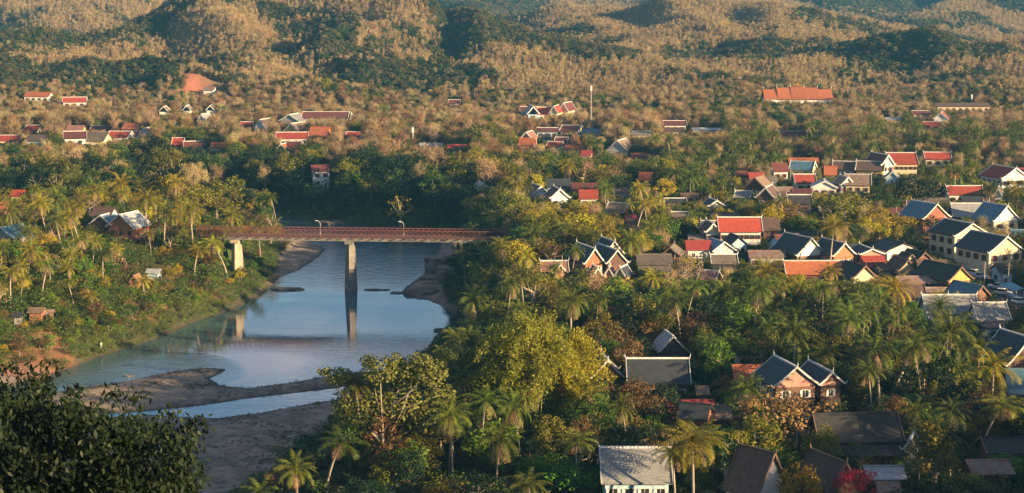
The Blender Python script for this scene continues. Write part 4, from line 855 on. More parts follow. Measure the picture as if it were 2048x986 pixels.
# ------------------------------------------------------------------ bridge
def bridge():
    A = P(396, 580, WZ); Ld = 536.5; Rd = 528.5
    pa = PY(398, 456, Ld); pb = PY(1045, 461, Rd); a = Vector((pa[0], pa[1], 0)); b = Vector((pb[0], pb[1], 0)); d = (b - a); Ln = d.length
    zt = pa[2]; root = empty('bridge', (*((a + b) / 2)[:2], 0), math.atan2(d.y, d.x)); tag(root, 'long narrow steel road bridge with rusty red truss sides crossing the river', 'bridge')
    zd = PY(600, 471, 534)[2]; zu = PY(600, 479, 534)[2]; h = Ln / 2; zt = PY(600, 456.5, 534)[2]
    mb = MB(); mb.box(-h, h, -2.6, 2.6, zd - .25, zd); mb.build('deck', surf('deck_boards', (.20, .12, .09), (.12, .07, .05)), root)
    mb = MB()
    for y in (-2.3, 2.3): mb.box(-h, h, y - .2, y + .2, zu, zd - .25)
    mb.build('girders', CONC, root)
    n = int(Ln / 1.55)
    for y in (-2.75, 2.75):
        t = MB()
        t.box(-h, h, y - .1, y + .1, zt - .16, zt + .06); t.box(-h, h, y - .1, y + .1, zd - .1, zd + .16)
        for i in range(n + 1):
            x = -h + Ln * i / n; t.bar((x, y, zd), (x, y, zt), .11)
            if i < n:
                x2 = -h + Ln * (i + 1) / n
                t.bar((x, y, zd), (x2, y, zt), .06); t.bar((x2, y, zd), (x, y, zt), .06)
        t.build('truss_side', REDSTEEL, root)
    mb = MB()
    for i in range(0, n, 2): x = -h + Ln * i / n; mb.box(x - .1, x + .1, -3.4, 3.4, zd - .5, zd - .28)
    mb.build('cross_beams', REDSTEEL, root)
    def locx(px):
        p = PY(px, 480, 533); return (p[0] - (a.x + b.x) / 2)
    def pier(px, wtop, wbot, zb, mat, dy=4.6):
        x = locx(px); m = MB(); s = 534 / F
        for z0, z1, w0, w1 in ((zb, zu - .9, wbot, wtop),):
            m.add([(x - w0 * s / 2, -dy / 2, z0), (x + w0 * s / 2, -dy / 2, z0), (x + w0 * s / 2, dy / 2, z0), (x - w0 * s / 2, dy / 2, z0), (x - w1 * s / 2, -dy / 2 + .5, z1), (x + w1 * s / 2, -dy / 2 + .5, z1), (x + w1 * s / 2, dy / 2 - .5, z1), (x - w1 * s / 2, dy / 2 - .5, z1),
                   (x, -dy / 2 - 1.0, z0), (x, -dy / 2 - .3, z1)],
                  [(0, 8, 9, 4), (8, 1, 5, 9), (1, 2, 6, 5), (2, 3, 7, 6), (3, 0, 4, 7), (4, 9, 5, 6, 7), (0, 3, 2, 1, 8)])
        m.box(x - wtop * s / 2 - .25, x + wtop * s / 2 + .25, -3, 3, zu - .9, zu - .02)
        m.build('pier', mat, root)
    pier(701, 14, 23, WZ - 3, CONC); pier(470, 14, 19, -6, PALECONC)  # left pier takes the paler concrete to hold its warm sunlight in colour
    for px in (913, 925, 1000):
        x = locx(px); m = MB(); [m.box(x - .35, x + .35, y - .35, y + .35, -12, zu) for y in (-2, 2)]; m.box(x - .5, x + .5, -2.6, 2.6, zu - .6, zu - .02); m.build('support_posts', CONC, root)
    for px in (637, 806):
        x = locx(px); m = MB(); m.tube([(x, 2.7, zd), (x, 2.7, zd + 3.4), (x - .4, 2.4, zd + 4.1), (x - .9, 2.0, zd + 4.3)], [.08, .07, .06, .05], 6); m.box(x - 1.4, x - .8, 1.8, 2.2, zd + 4.2, zd + 4.4)
        m.build('lamp_post', TRIM, root)
    RECTS.append((398, 452, 1000, 480, 534)); LMK.append((440, 466, 'left bridge end')); LMK.append((1000, 468, 'right bridge end')); LMK.append((700, 440, 'middle of the bridge'))
bridge()

# ------------------------------------------------------------------ rocks
ROCK = surf('river_rock', (.20, .16, .13), (.10, .08, .07), scale=1.2, rough=.9)
def rock(label, px, py, wpx, hgt, dpt, seed, z=WZ):
    p = P(px, py, z); dep = proj(*p)[2]; wd = wpx * dep / F / 2; bm = bmesh.new(); bmesh.ops.create_icosphere(bm, subdivisions=4, radius=1)
    r = np.random.default_rng(seed); 
    co = np.array([v.co[:] for v in bm.verts]); 
    n = fbm(co[:, 0] * 2.2 + seed, co[:, 1] * 2.2 + co[:, 2], seed, 4) * .9 + .55; n2 = fbm(co[:, 0] * 6 + seed, co[:, 1] * 6 + co[:, 2] * 3, seed + 3, 3) * .35
    for v, a_, b_ in zip(bm.verts, n, n2):
        v.co *= (a_ + b_); v.co = Vector((v.co.x * wd, v.co.y * dpt, min(v.co.z, .55) * hgt))
    me = bpy.data.meshes.new('rock'); bm.to_mesh(me); bm.free(); me.materials.append(ROCK); o = link('river_rock', me, None, p); tag(o, label, 'rock', 'rocks in and beside the river')
rock('flat layered rock islet left of the bridge pier in the river', 577, 579, 54, .9, 1.6, 3)
rock('low thin rock shelf just right of the bridge pier', 746, 580, 28, .5, 1.0, 5); rock('tiny rock sliver at the end of the low shelf', 769, 580, 16, .4, .8, 8)
rock('pointed pale rock at the tip of the right bank shore', 795, 586, 24, .6, 1.0, 11); rock('broad pale rock slab on the right shore above the water', 845, 586, 60, 1.8, 3.5, 12, WZ + .2)
rock('rounded boulder outcrop beneath the right bridge end', 880, 530, 50, 5.0, 5.0, 14, -9.5); rock('smaller boulder pile right of the outcrop under the bridge', 900, 548, 44, 4.0, 4.5, 17, -9); rock('brown rock ledge at the right waterline upstream of the slab', 868, 560, 46, 2.2, 3.0, 19, WZ)
rock('pale rock patch on the far shore beyond the lamp post', 662, 446, 50, 1.4, 3, 23, WZ + .2); rock('second pale rock patch on the far shore left of the first', 545, 429, 44, 1.2, 3, 27, WZ + .2)
rock('dark driftwood coloured rock at the riffle edge of the sandbar', 258, 752, 18, .4, .6, 29)
rock('small dark rock by the right shore under the bamboo', 878, 661, 16, 1.0, .8, 31)

# ------------------------------------------------------------------ street, vehicles, poles
RD = [(1828, 436), (1846, 436), (1880, 478), (1905, 500), (1950, 532), (1990, 552), (2048, 582), (2100, 610), (2100, 660), (2048, 632), (2010, 612), (1985, 600), (1965, 585), (1935, 560), (1900, 528), (1868, 500), (1846, 478)]
mb = MB(); pts = [P(a, b, .03) for a, b in RD]; mb.add(pts, [tuple(range(len(pts)))[::-1]]); mb.build('street', surf('asphalt', (.075, .075, .078), (.05, .05, .05), stain=.2)); tag(bpy.data.objects['street'], kind='structure')
bm = bmesh.new(); bm.from_mesh(bpy.data.objects['street'].data); bmesh.ops.triangulate(bm, faces=bm.faces); bm.to_mesh(bpy.data.objects['street'].data); bm.free()
ROADW = [P(a, b, 0) for a, b in RD]
RECTS.append((1850, 462, 1896, 508, 560)); RECTS.append((1925, 528, 1960, 562, 480))
BLACK = surf('rubber', (.02, .02, .02)); CHROME = surf('rim_metal', (.4, .4, .4), rough=.4, metal=.7); LAMP = surf('headlight_glass', (.7, .7, .65), rough=.2)
def car(label, px, py, rot, col, pickup=False, z=.03):
    p = P(px, py, z); root = empty('parked_car' if not pickup else 'pickup_truck', p, R(rot)); tag(root, label, 'car' if not pickup else 'pickup', 'vehicles along the street')
    bm_ = surf('car_paint_' + ''.join(str(int(c * 9)) for c in col), col, tuple(c * .9 for c in col), rough=.3, stain=.1)
    def prism(prof, w, m, nm, par, bev=.06):
        b = bmesh.new(); vs = [b.verts.new((x, -w / 2, z_)) for x, z_ in prof]; f = b.faces.new(vs); r_ = bmesh.ops.extrude_face_region(b, geom=[f]); bmesh.ops.translate(b, vec=(0, w, 0), verts=[v for v in r_['geom'] if isinstance(v, bmesh.types.BMVert)])
        bmesh.ops.recalc_face_normals(b, faces=b.faces); bmesh.ops.bevel(b, geom=list(b.edges), offset=bev, segments=2, affect='EDGES'); me_ = bpy.data.meshes.new(nm); b.to_mesh(me_); b.free(); me_.materials.append(m); auto_uv(me_); return link(nm, me_, par)
    if pickup: prof = [(-2.4, .35), (2.4, .35), (2.45, .8), (2.3, 1.0), (1.2, 1.08), (-2.4, 1.05)]; gl = [(.9, 1.0), (.35, 1.6), (-.7, 1.62), (-.85, 1.0)]; rf = [(.4, 1.6), (-.72, 1.6), (-.68, 1.7), (.3, 1.7)]
    else: prof = [(-2.1, .35), (2.1, .35), (2.2, .75), (2.0, .95), (1.1, 1.05), (-2.05, 1.1), (-2.2, .8)]; gl = [(1.05, 1.0), (.4, 1.6), (-1.5, 1.62), (-1.95, 1.0)]; rf = [(.45, 1.58), (-1.5, 1.6), (-1.4, 1.7), (.35, 1.69)]
    prism(prof, 1.75, bm_, 'body', root); prism(gl, 1.6, WIN, 'windows', root, .04); prism(rf, 1.5, bm_, 'cabin_roof', root, .03)
    for x in (-1.4, 1.4):
        for y in (-.8, .8):
            m = MB(); m.tube([(x, y - .11, .34), (x, y + .11, .34)], [.34, .34], 14); wh = m.build('wheel', BLACK, root); m = MB(); m.tube([(x, y - .125, .34), (x, y + .125, .34)], [.19, .19], 10); m.build('rim', CHROME, wh)
    for y in (-.65, .65): m = MB(); m.box(2.14, 2.24, y - .16, y + .16, .66, .82); m.build('headlight', LAMP, root)
    RECTS.append((px - 14, py - 12, px + 14, py + 5, proj(*p)[2]))
car('white van parked farthest up the street by the shade trees', 1950, 551, -48, (.72, .72, .7)); car('silver pickup just behind the white van on the street', 1960, 557, -46, (.5, .52, .54), True)
car('dark car in the middle of the street', 1979, 569, -30, (.03, .03, .035)); car('pale silver pickup beside the white hatchback', 1994, 578, -38, (.62, .63, .62), True)
car('white hatchback parked nearest the blue awning', 2006, 590, -30, (.75, .75, .74)); car('white car alone near the right edge of the street', 2040, 608, -25, (.75, .76, .76))
car('white car far up the street under garden trees', 1846, 470, 130, (.7, .7, .7)) if 0 else None
PARA = surf('canvas_parasol', (.62, .64, .64), (.5, .52, .52)); BLUEC = surf('blue_awning_canvas', (.15, .34, .42), (.1, .25, .32))
def parasol(label, px, py, m, r=1.6):
    p = P(px, py, 0); root = empty('parasol', p); tag(root, label, 'parasol', 'parasols and awnings of the street market'); a = MB(); a.tube([(0, 0, 0), (0, 0, 2.6)], [.04, .04], 6); a.build('pole', DKSTEEL, root)
    a = MB(); n = 8; vs = [(0, 0, 2.9)] + [(math.cos(2 * PI * i / n) * r, math.sin(2 * PI * i / n) * r, 2.25) for i in range(n)] + [(0, 0, 2.84)] + [(math.cos(2 * PI * i / n) * r, math.sin(2 * PI * i / n) * r, 2.1) for i in range(n)]
    a.add(vs, [(0, 1 + i, 1 + (i + 1) % n) for i in range(n)] + [(n + 1, n + 2 + (i + 1) % n, n + 2 + i) for i in range(n)] + [(1 + i, n + 2 + i, n + 2 + (i + 1) % n, 1 + (i + 1) % n) for i in range(n)]); a.build('canopy', m, root)
parasol('large pale parasol in the street market', 1893, 499, PARA, 2.4); parasol('blue parasol above the pale market parasol', 1882, 487, BLUEC, 2.2); parasol('second blue parasol left of the cream house wall', 1898, 490, BLUEC, 1.8); parasol('small white parasol lower in the market', 1905, 509, PARA, 1.4)
def awning(label, x0, x1, py, m):
    a = P(x0, py, 2.6); b = P(x1, py + 14, 2.6); p = (a + b) / 2; d = b - a; root = empty('awning_stall', (p[0], p[1], 0), math.atan2(d[1], d[0])); tag(root, label, 'market stall', 'parasols and awnings of the street market'); l = math.hypot(d[0], d[1]) / 2
    q = MB(); q.add([(-l, -1.3, 2.3), (l, -1.3, 2.3), (l, 1.3, 3.0), (-l, 1.3, 3.0), (-l, -1.3, 2.2), (l, -1.3, 2.2), (l, 1.3, 2.9), (-l, 1.3, 2.9)], [(0, 1, 2, 3), (7, 6, 5, 4), (0, 4, 5, 1), (2, 6, 7, 3)]); q.build('canopy', m, root)
    q = MB(); [q.box(x - .05, x + .05, y - .05, y + .05, 0, 2.3) for x in (-l + .1, 0, l - .1) for y in (-1.2, 1.2)]; q.build('posts', TRIM, root); q = MB(); q.box(-l + .3, l - .3, -.9, .2, 0, .9); q.build('counter', WALL['blue'], root)
awning('long blue canvas stall roof beside the parked hatchback', 2010, 2038, 566, BLUEC)
def pole(name, label, px, py, h, z=0, r=.14, arm=True, mat=None, cat='utility pole', dist=None):
    p = P(px, py, z) if dist is None else PY(px, py, dist); root = empty(name, p); tag(root, label, cat); m = MB(); m.tube([(0, 0, -1), (0, 0, h)], [r, r * .7], 8); m.build('pole', mat or PALECONC, root)
    if arm: m = MB(); m.box(-.9, .9, -.06, .06, h - .8, h - .66); m.box(-.6, .6, -.06, .06, h - 1.6, h - 1.48); m.build('crossarm', WALL['wood'], root)
    RECTS.append((px - 3, proj(p[0], p[1], p[2] + h)[1], px + 3, py - 8, proj(*p)[2]))
pole('utility_pole', 'wooden utility pole with crossarm beside the parked cars', 1968, 575, 7)
pole('street_lamp', 'tall grey street lamp between market roofs', 1812, 440, 7, arm=False, mat=TRIM, cat='street lamp'); pole('utility_pole', 'concrete pole left of the round garden trees', 1791, 462, 8)
pole('utility_pole', 'leaning utility pole left of the bridge end palms', 313, 460, 9, z=-.5); pole('utility_pole', 'short white pole among the trees above the steep brown gable', 1593, 905, 6, arm=False, mat=TRIM)
pole('utility_pole', 'pale pole in front of the faded pink hall', 1124, 570, 8, arm=False); pole('utility_pole', 'thin pole right of the weathered shingle house', 1349, 553, 6)
for (lb_, a_, b_, h_) in [('utility pole beside the red timber gable house', 1836, 470, 8), ('utility pole before the light grey green roof', 1914, 462, 7), ('utility pole below the cream two storey house', 1902, 512, 7), ('utility pole right of the market parasols', 1928, 522, 7),
                          ('utility pole behind the white hatchback', 2016, 578, 7), ('utility pole between the long orange hall and white gabled villa', 1583, 520, 7), ('utility pole left of the low white house', 1758, 520, 7), ('utility pole beside the dark tiled house', 1667, 425, 7), ('utility pole above the salmon red roof', 1580, 372, 8)]:
    pole('utility_pole', lb_, a_, b_, h_, r=.11)
def wires():
    a = [P(1836, 470, 7.3), P(1914, 462, 6.3), P(1902, 512, 6.3), P(1928, 522, 6.3), P(1968, 575, 6.3), P(2016, 578, 6.3)]; order = [(0, 2), (2, 3), (3, 4), (4, 5)]
    root = empty('power_line', tuple(P(1902, 512, 0))); tag(root, 'thin sagging power cables strung between the utility poles along the street', 'power line')
    for i, j in order:
        m = MB()
        for off in (-.7, 0, .7):
            pts_ = [tuple(Vector(a[i]).lerp(Vector(a[j]), t_) + Vector((off, 0, -1.2 * 4 * t_ * (1 - t_))) - root.location) for t_ in np.linspace(0, 1, 9)]; m.tube(pts_, [.02] * 9, 4)
        m.build('cable', BLACK, root)
wires()
def mast(label, px, pyb, pyt, D):
    p = PY(px, pyb, D); q = PY(px, pyt, D); h = q[2] - p[2]; g = G(p[0], p[1]); root = empty('radio_mast', (p[0], p[1], g)); tag(root, label, 'radio mast'); h += p[2] - g; m = MB(); w = .32
    for k in range(3):
        a = 2 * PI * k / 3; m.tube([(math.cos(a) * w, math.sin(a) * w, 0), (math.cos(a) * w * .6, math.sin(a) * w * .6, h)], [.07, .06], 4)
    for i in range(int(h / 1.5)):
        for k in range(3): a = 2 * PI * k / 3; b = 2 * PI * (k + 1) / 3; m.bar((math.cos(a) * w * .9, math.sin(a) * w * .9, i * 1.5), (math.cos(b) * w * .9, math.sin(b) * w * .9, i * 1.5 + 1.5), .05)
    m.build('lattice', TRIM, root); m = MB(); m.box(-.5, .5, -.5, .5, h - 3, h - .5); m.build('antenna', TRIM, root); RECTS.append((px - 3, pyt, px + 3, pyb, D))
mast('tall white lattice mast right of the temple compound', 1182, 245, 170, 960); mast('short white mast left of the tan riverside trees', 826, 290, 253, 840); mast('small white mast on the far plain by a green tree', 944, 200, 182, 1180); mast('white topped tower above the long low barrack', 1943, 206, 188, 1080)

# ------------------------------------------------------------------ people and a bird
SKIN = surf('skin', (.35, .2, .13), stain=0); HAIR = surf('hair', (.02, .015, .012)); 
def person(label, p, rot, shirt, trousers, crouch=0):
    J = [(0, 0, .95), (0, 0, 1.2), (0, .02, 1.42), (0, .02, 1.52), (0, .0, 1.66), (-.1, 0, .9), (-.12, -.03, .5), (-.12, .02, .06), (-.12, -.16, .03), (.1, 0, .9), (.12, -.04, .5), (.13, .03, .06), (.13, -.15, .03), (-.19, .02, 1.4), (-.25, .03, 1.13), (-.24, -.1, .9), (.19, .02, 1.4), (.26, 0, 1.13), (.22, -.16, .95)]
    E = [(0, 1), (1, 2), (2, 3), (3, 4), (0, 5), (5, 6), (6, 7), (7, 8), (0, 9), (9, 10), (10, 11), (11, 12), (2, 13), (13, 14), (14, 15), (2, 16), (16, 17), (17, 18)]
    rad = [.14, .14, .13, .055, .105, .09, .065, .045, .04, .09, .065, .045, .04, .065, .045, .035, .065, .045, .035]
    me_ = bpy.data.meshes.new('body'); me_.from_pydata(J, E, []); o_ = bpy.data.objects.new('body', me_); COL.objects.link(o_); md = o_.modifiers.new('skin', 'SKIN'); 
    sk = me_.skin_vertices[0].data if me_.skin_vertices else None
    if sk is None:
        bm2 = bmesh.new(); bm2.from_mesh(me_); bm2.verts.layers.skin.verify(); bm2.to_mesh(me_); bm2.free(); sk = me_.skin_vertices[0].data
    for i, r_ in enumerate(rad): sk[i].radius = (r_, r_ * .85)
    sk[0].use_root = True
    s2 = o_.modifiers.new('sub', 'SUBSURF'); s2.levels = s2.render_levels = 2
    dg = bpy.context.evaluated_depsgraph_get(); me2 = bpy.data.meshes.new_from_object(o_.evaluated_get(dg)); bpy.data.objects.remove(o_)
    me2.materials.clear(); [me2.materials.append(x) for x in (SKIN, shirt, trousers)]
    for pl in me2.polygons: z_ = pl.center.z; pl.material_index = 0 if z_ > 1.47 or z_ < .1 or (abs(pl.center.x) > .2 and z_ < 1.15) else (1 if z_ > .93 else 2)
    root = empty('person', p, R(rot)); tag(root, label, 'person'); link('body', me2, root)
    bm2 = bmesh.new(); bmesh.ops.create_uvsphere(bm2, u_segments=12, v_segments=8, radius=.125); hm = bpy.data.meshes.new('hair'); 
    for v in list(bm2.verts):
        if v.co.z < -.02 and v.co.y < .03: v.co *= .7
    bm2.to_mesh(hm); bm2.free(); hm.materials.append(HAIR); link('hair', hm, root, (0, .03, 1.72))
WSH = surf('white_shirt', (.75, .73, .7), stain=0); DTR = surf('dark_trousers', (.03, .03, .045)); BSH = surf('blue_shirt', (.06, .14, .3))
pp = P(203, 706, WZ + .1); person('person in white top standing on the grassy left riverbank edge', (pp[0], pp[1], G(pp[0], pp[1])), 30, WSH, WSH)
pp = P(1990, 604, .03); person('person in dark clothes walking on the street near parked cars', tuple(pp), 120, DTR, DTR)
pp = P(2037, 618, .03); person('person in blue shirt near the right end of the street', tuple(pp), 200, BSH, DTR)

# ------------------------------------------------------------------ hand placed trees
T = tree_at
# foreground and right bank landmarks
T('broad', 1872, 826, 116, 'olive', 14, 'tall cone shaped dense mango tree right of the black mossy roof', 6)
T('broad', 1245, 555, 112, 'bright', 12, 'fresh green round tree glowing right of the bamboo', 0)
T('broad', 1262, 762, 150, 'brown', 10, 'brown green mixed crown in front of the large dark slate roof', 5)
T('broad', 1560, 782, 190, 'rust', 12, 'rust tinged tree crown before the timber twin gable house', 3)
T('broad', 1600, 930, 92, 'yellow', 8, 'round yellow green tree at the bottom by the steep brown gable', 1)
T('broad', 1520, 838, 140, 'olive', 10, 'olive crown right of the corrugated timber shed', 5)
T('broad', 1640, 850, 90, 'olive', 9, 'olive crown left of the huge black mossy roof', 0)
T('sparse', 1725, 886, 90, 'bright', 6, 'small pale leaved plumeria below the huge black mossy roof', 0)
T('broad', 1978, 865, 70, 'olive', 7, 'broad olive crown at the lower right above the dark ridge roof', 1) if 0 else None
T('sparse', 1378, 505, 80, 'greytan', 14, 'nearly bare tree with pale forked trunk right of weathered house', 0)
T('sparse', 1060, 546, 120, 'olive', 12, 'pale trunked thin crowned tree above the bamboo', 0)
T('sparse', 962, 472, 90, 'bright', 11, 'light leaved tree hiding the right bridge end', 1)
T('broad', 1600, 548, 110, 'yellow', 9, 'yellow green bush tree below the long orange roof', 5)
T('broad', 1530, 545, 60, 'yellow', 7, 'small yellow tree left below the long orange roof', 1)
T('broad', 432, 352, 108, 'olive', 15, 'large rounded sunlit tree above the left bridge end', 0); T('broad', 400, 372, 70, 'olive', 13, 'second rounded tree left of the large sunlit one', 3)
T('sparse', 308, 442, 84, 'brown', 8, 'brown leafed tree right of the open fronted villa', 0)
T('bamboo', 330, 342, 110, 'yellow', 15, 'tall yellow green bamboo behind the left bank palms'); T('bamboo', 210, 358, 110, 'olive', 12, 'olive bamboo grove behind the villa')
T('sparse', 800, 335, 60, 'yellow', 16, 'tall pale tree with bare trunk on the shaded far bank', 1)
T('broad', 1690, 385, 120, 'olive', 13, 'big olive tree covering the middle of the roofs', 3); T('broad', 1560, 395, 80, 'yellow', 11, 'sunny round tree below the brown gables', 0)
T('broad', 1800, 428, 90, 'yellow', 9, 'yellow topped tree beside the street bend', 3); T('broad', 1745, 436, 90, 'yellow', 10, 'yellow topped tree left of the street bend', 0); T('broad', 1840, 352, 110, 'dark', 14, 'wide dark tree below the red roofed mansion', 3)
T('broad', 1868, 428, 55, 'dark', 10, 'dark street tree in front of the red timber gable', 4)
T('bare', 982, 330, 80, 'tan', 13, 'large tan tree above the shaded bank right of centre', 2); T('bare', 845, 300, 90, 'tan', 13, 'wide tan crown above the shaded far bank', 2)
T('broad', 1125, 300, 75, 'green', 13, 'round green tree below the salmon far roofs', 0); T('broad', 970, 245, 85, 'olive', 15, 'big dark olive tree on the plain left of the centre village', 3)
T('broad', 765, 208, 34, 'bright', 11, 'single bright green tree among bare trees on the far plain', 1)
for i, (x, y, wd, pl, hh) in enumerate([(1010, 600, 120, 'olive', 9), (930, 640, 90, 'dark', 8), (905, 700, 90, 'green', 8), (1395, 622, 120, 'brown', 9), (1330, 760, 90, 'dark', 8), (1200, 800, 90, 'olive', 7), (1150, 930, 120, 'bright', 6), (1090, 905, 120, 'bright', 6), (960, 950, 130, 'dark', 6), (900, 960, 110, 'olive', 5), (730, 960, 120, 'dark', 6), (1720, 560, 120, 'olive', 9),
                     (1460, 600, 110, 'dark', 9), (1400, 940, 90, 'green', 5), (1930, 950, 110, 'green', 4), (2020, 905, 90, 'bright', 5), (1650, 930, 60, 'bright', 5), (1510, 690, 110, 'dark', 9), (1640, 640, 130, 'dark', 10), (1250, 660, 120, 'brown', 7)]):
    T('broad', x, y, wd, pl, hh)
# palms: top of trunk pixel, crown width
PALMS = [(682, 880, 118, 9, 0), (905, 838, 92, 9, 0), (972, 800, 100, 10, 0), (1000, 875, 110, 9, 0), (1152, 880, 92, 8, 0), (590, 940, 96, 7, 0), (520, 985, 90, 6, 0), (1055, 965, 100, 7, 0), (1385, 885, 160, 12, 1), (1345, 905, 100, 10, 1), (1752, 690, 120, 14, 0), (1842, 680, 135, 14, 0), (1902, 655, 110, 15, 0), (1988, 728, 125, 13, 1), (2004, 812, 120, 9, 0),
         (1955, 690, 100, 12, 0), (1790, 575, 96, 11, 1), (1668, 452, 80, 13, 1), (1152, 500, 46, 8, 0), (972, 548, 82, 9, 0), (1036, 503, 66, 9, 1), (985, 428, 48, 10, 0), (1535, 545, 92, 10, 1), (1206, 452, 62, 11, 1), (1185, 470, 50, 9, 0), (1210, 375, 46, 12, 0), (1348, 345, 56, 12, 0), (1290, 420, 60, 11, 1), (1320, 425, 56, 10, 1), (1262, 475, 60, 10, 0),
         (1590, 660, 100, 12, 0), (1700, 640, 100, 11, 0), (1495, 770, 80, 7, 0), (1245, 585, 60, 6, 0), (1440, 590, 80, 8, 0), (1880, 610, 80, 9, 0), (1730, 600, 80, 10, 0), (1110, 535, 40, 9, 0), (1560, 400, 50, 10, 0), (1980, 375, 60, 11, 0), (2030, 380, 60, 11, 1), (1640, 395, 56, 10, 1), (1830, 820, 80, 8, 0), (1660, 540, 60, 8, 1), (1380, 350, 50, 11, 0), (1910, 340, 46, 11, 0),
         (292, 392, 66, 13, 1), (160, 484, 74, 10, 1), (78, 405, 62, 13, 1), (240, 366, 58, 13, 1), (190, 380, 58, 13, 1), (112, 392, 58, 13, 0), (352, 362, 56, 13, 1), (378, 414, 70, 11, 1), (424, 430, 60, 10, 1), (462, 428, 58, 9, 1), (395, 470, 60, 7, 1), (110, 440, 62, 11, 0), (50, 460, 60, 11, 0), (140, 430, 58, 12, 1), (20, 415, 50, 12, 0), (330, 415, 60, 11, 0), (180, 590, 46, 5, 1), (205, 505, 60, 8, 0), (60, 500, 60, 9, 1), (95, 530, 60, 9, 0), (20, 540, 60, 9, 1), (285, 560, 50, 4, 1), (135, 560, 46, 6, 1)]
for (x, y, wd, hh, c) in PALMS: tree_at('palm', x, y - wd * .12, wd, 'palmy' if c else 'palm', hh + 1.5)
for (x, y, wd) in [(1690, 735, 0), (1130, 500, 0), (405, 488, 0), (430, 492, 0), (1395, 760, 0), (1960, 640, 0)]:
    T('banana', x, y, 34, 'bright', 4.5)

# ------------------------------------------------------------------ fill of countable trees, kept clear of houses, water and street
WSCR = [(480, 482), (640, 482), (880, 482), (870, 520), (820, 580), (870, 600), (908, 626), (900, 645), (860, 690), (840, 735), (690, 760), (690, 800), (600, 815), (660, 850), (640, 880), (600, 900), (430, 990), (390, 990), (300, 800), (100, 770), (150, 725), (300, 685), (450, 628), (560, 560), (600, 540), (560, 500)]
def clear(x, y, r, h, g):
    px, pt, dep = proj(x, y, g + h); _, pb, _ = proj(x, y, g); w_ = r * F / dep * .8; pm = pt + (pb - pt) * .6
    for (a, b, c, d, e) in RECTS:
        if dep < e and px + w_ > a and px - w_ < c and pb > b and pt < d: return False
    if dep < 640:
        for qx in (px - w_, px, px + w_):
            for qy in (pt, (pt + pm) / 2, pm):
                if inpoly(np.array([qx]), np.array([qy]), WSCR)[0]: return False
    return True
grid = {}
for t_ in TREES: grid.setdefault((int(t_['x'] // 12), int(t_['y'] // 12)), []).append((t_['x'], t_['y'], 3.2))
def spaced(x, y, r):
    for i in (-1, 0, 1):
        for j in (-1, 0, 1):
            for (a, b, c) in grid.get((int(x // 12) + i, int(y // 12) + j), []):
                if (a - x) ** 2 + (b - y) ** 2 < (r + c) ** 2 * .45: return False
    return True
def filltrees(n, y0, y1, rad, chooser):
    yy = np.sqrt(rng.uniform(y0 ** 2, y1 ** 2, n)); xx = rng.uniform(-.35, .35, n) * yy * 1.0; gg = ground(xx, yy)
    dlw = sdf(xx, yy, LOW); rw = sdf(xx, yy, ROADW); so1 = sdf(xx, yy, SOIL)
    nv = fbm(xx / 45, yy / 45, 77, 3)
    for x, y, g, a, b, s_, v in zip(xx, yy, gg, dlw, rw, so1, nv):
        if a < 5 or b < 2.5 or s_ < 1: continue
        if any((x - f[0]) ** 2 + (y - f[1]) ** 2 < (f[2] + 1.2) ** 2 for f in FOOT): continue
        kind, pal, sc, k = chooser(x, y, g, a, v)
        if kind is None: continue
        if y < 760:
            qx, qy, _ = proj(x, y, g)
            if qx > 1400 and qy < 640: sc *= .75
        pr = TREE_N[kind][k % len(TREE_N[kind])]; done = False
        for f in (1, .72, .5, .34):
            if clear(x, y, pr['r'] * sc * f, pr['h'] * sc * f, g): done = True; break
            if kind == 'palm' and f < .7: break
        if not done: continue
        sc *= f; r = pr['r'] * sc
        if kind == 'palm': r *= .6
        if not spaced(x, y, r * rad): continue
        grid.setdefault((int(x // 12), int(y // 12)), []).append((x, y, r * rad))
        TREES.append(dict(kind=kind, k=k % len(TREE_N[kind]), x=x, y=y, z=g, sc=sc, sz=sc * random.uniform(.9, 1.12), pal=pal, rot=random.uniform(0, 6.28), label=None, keep=False))
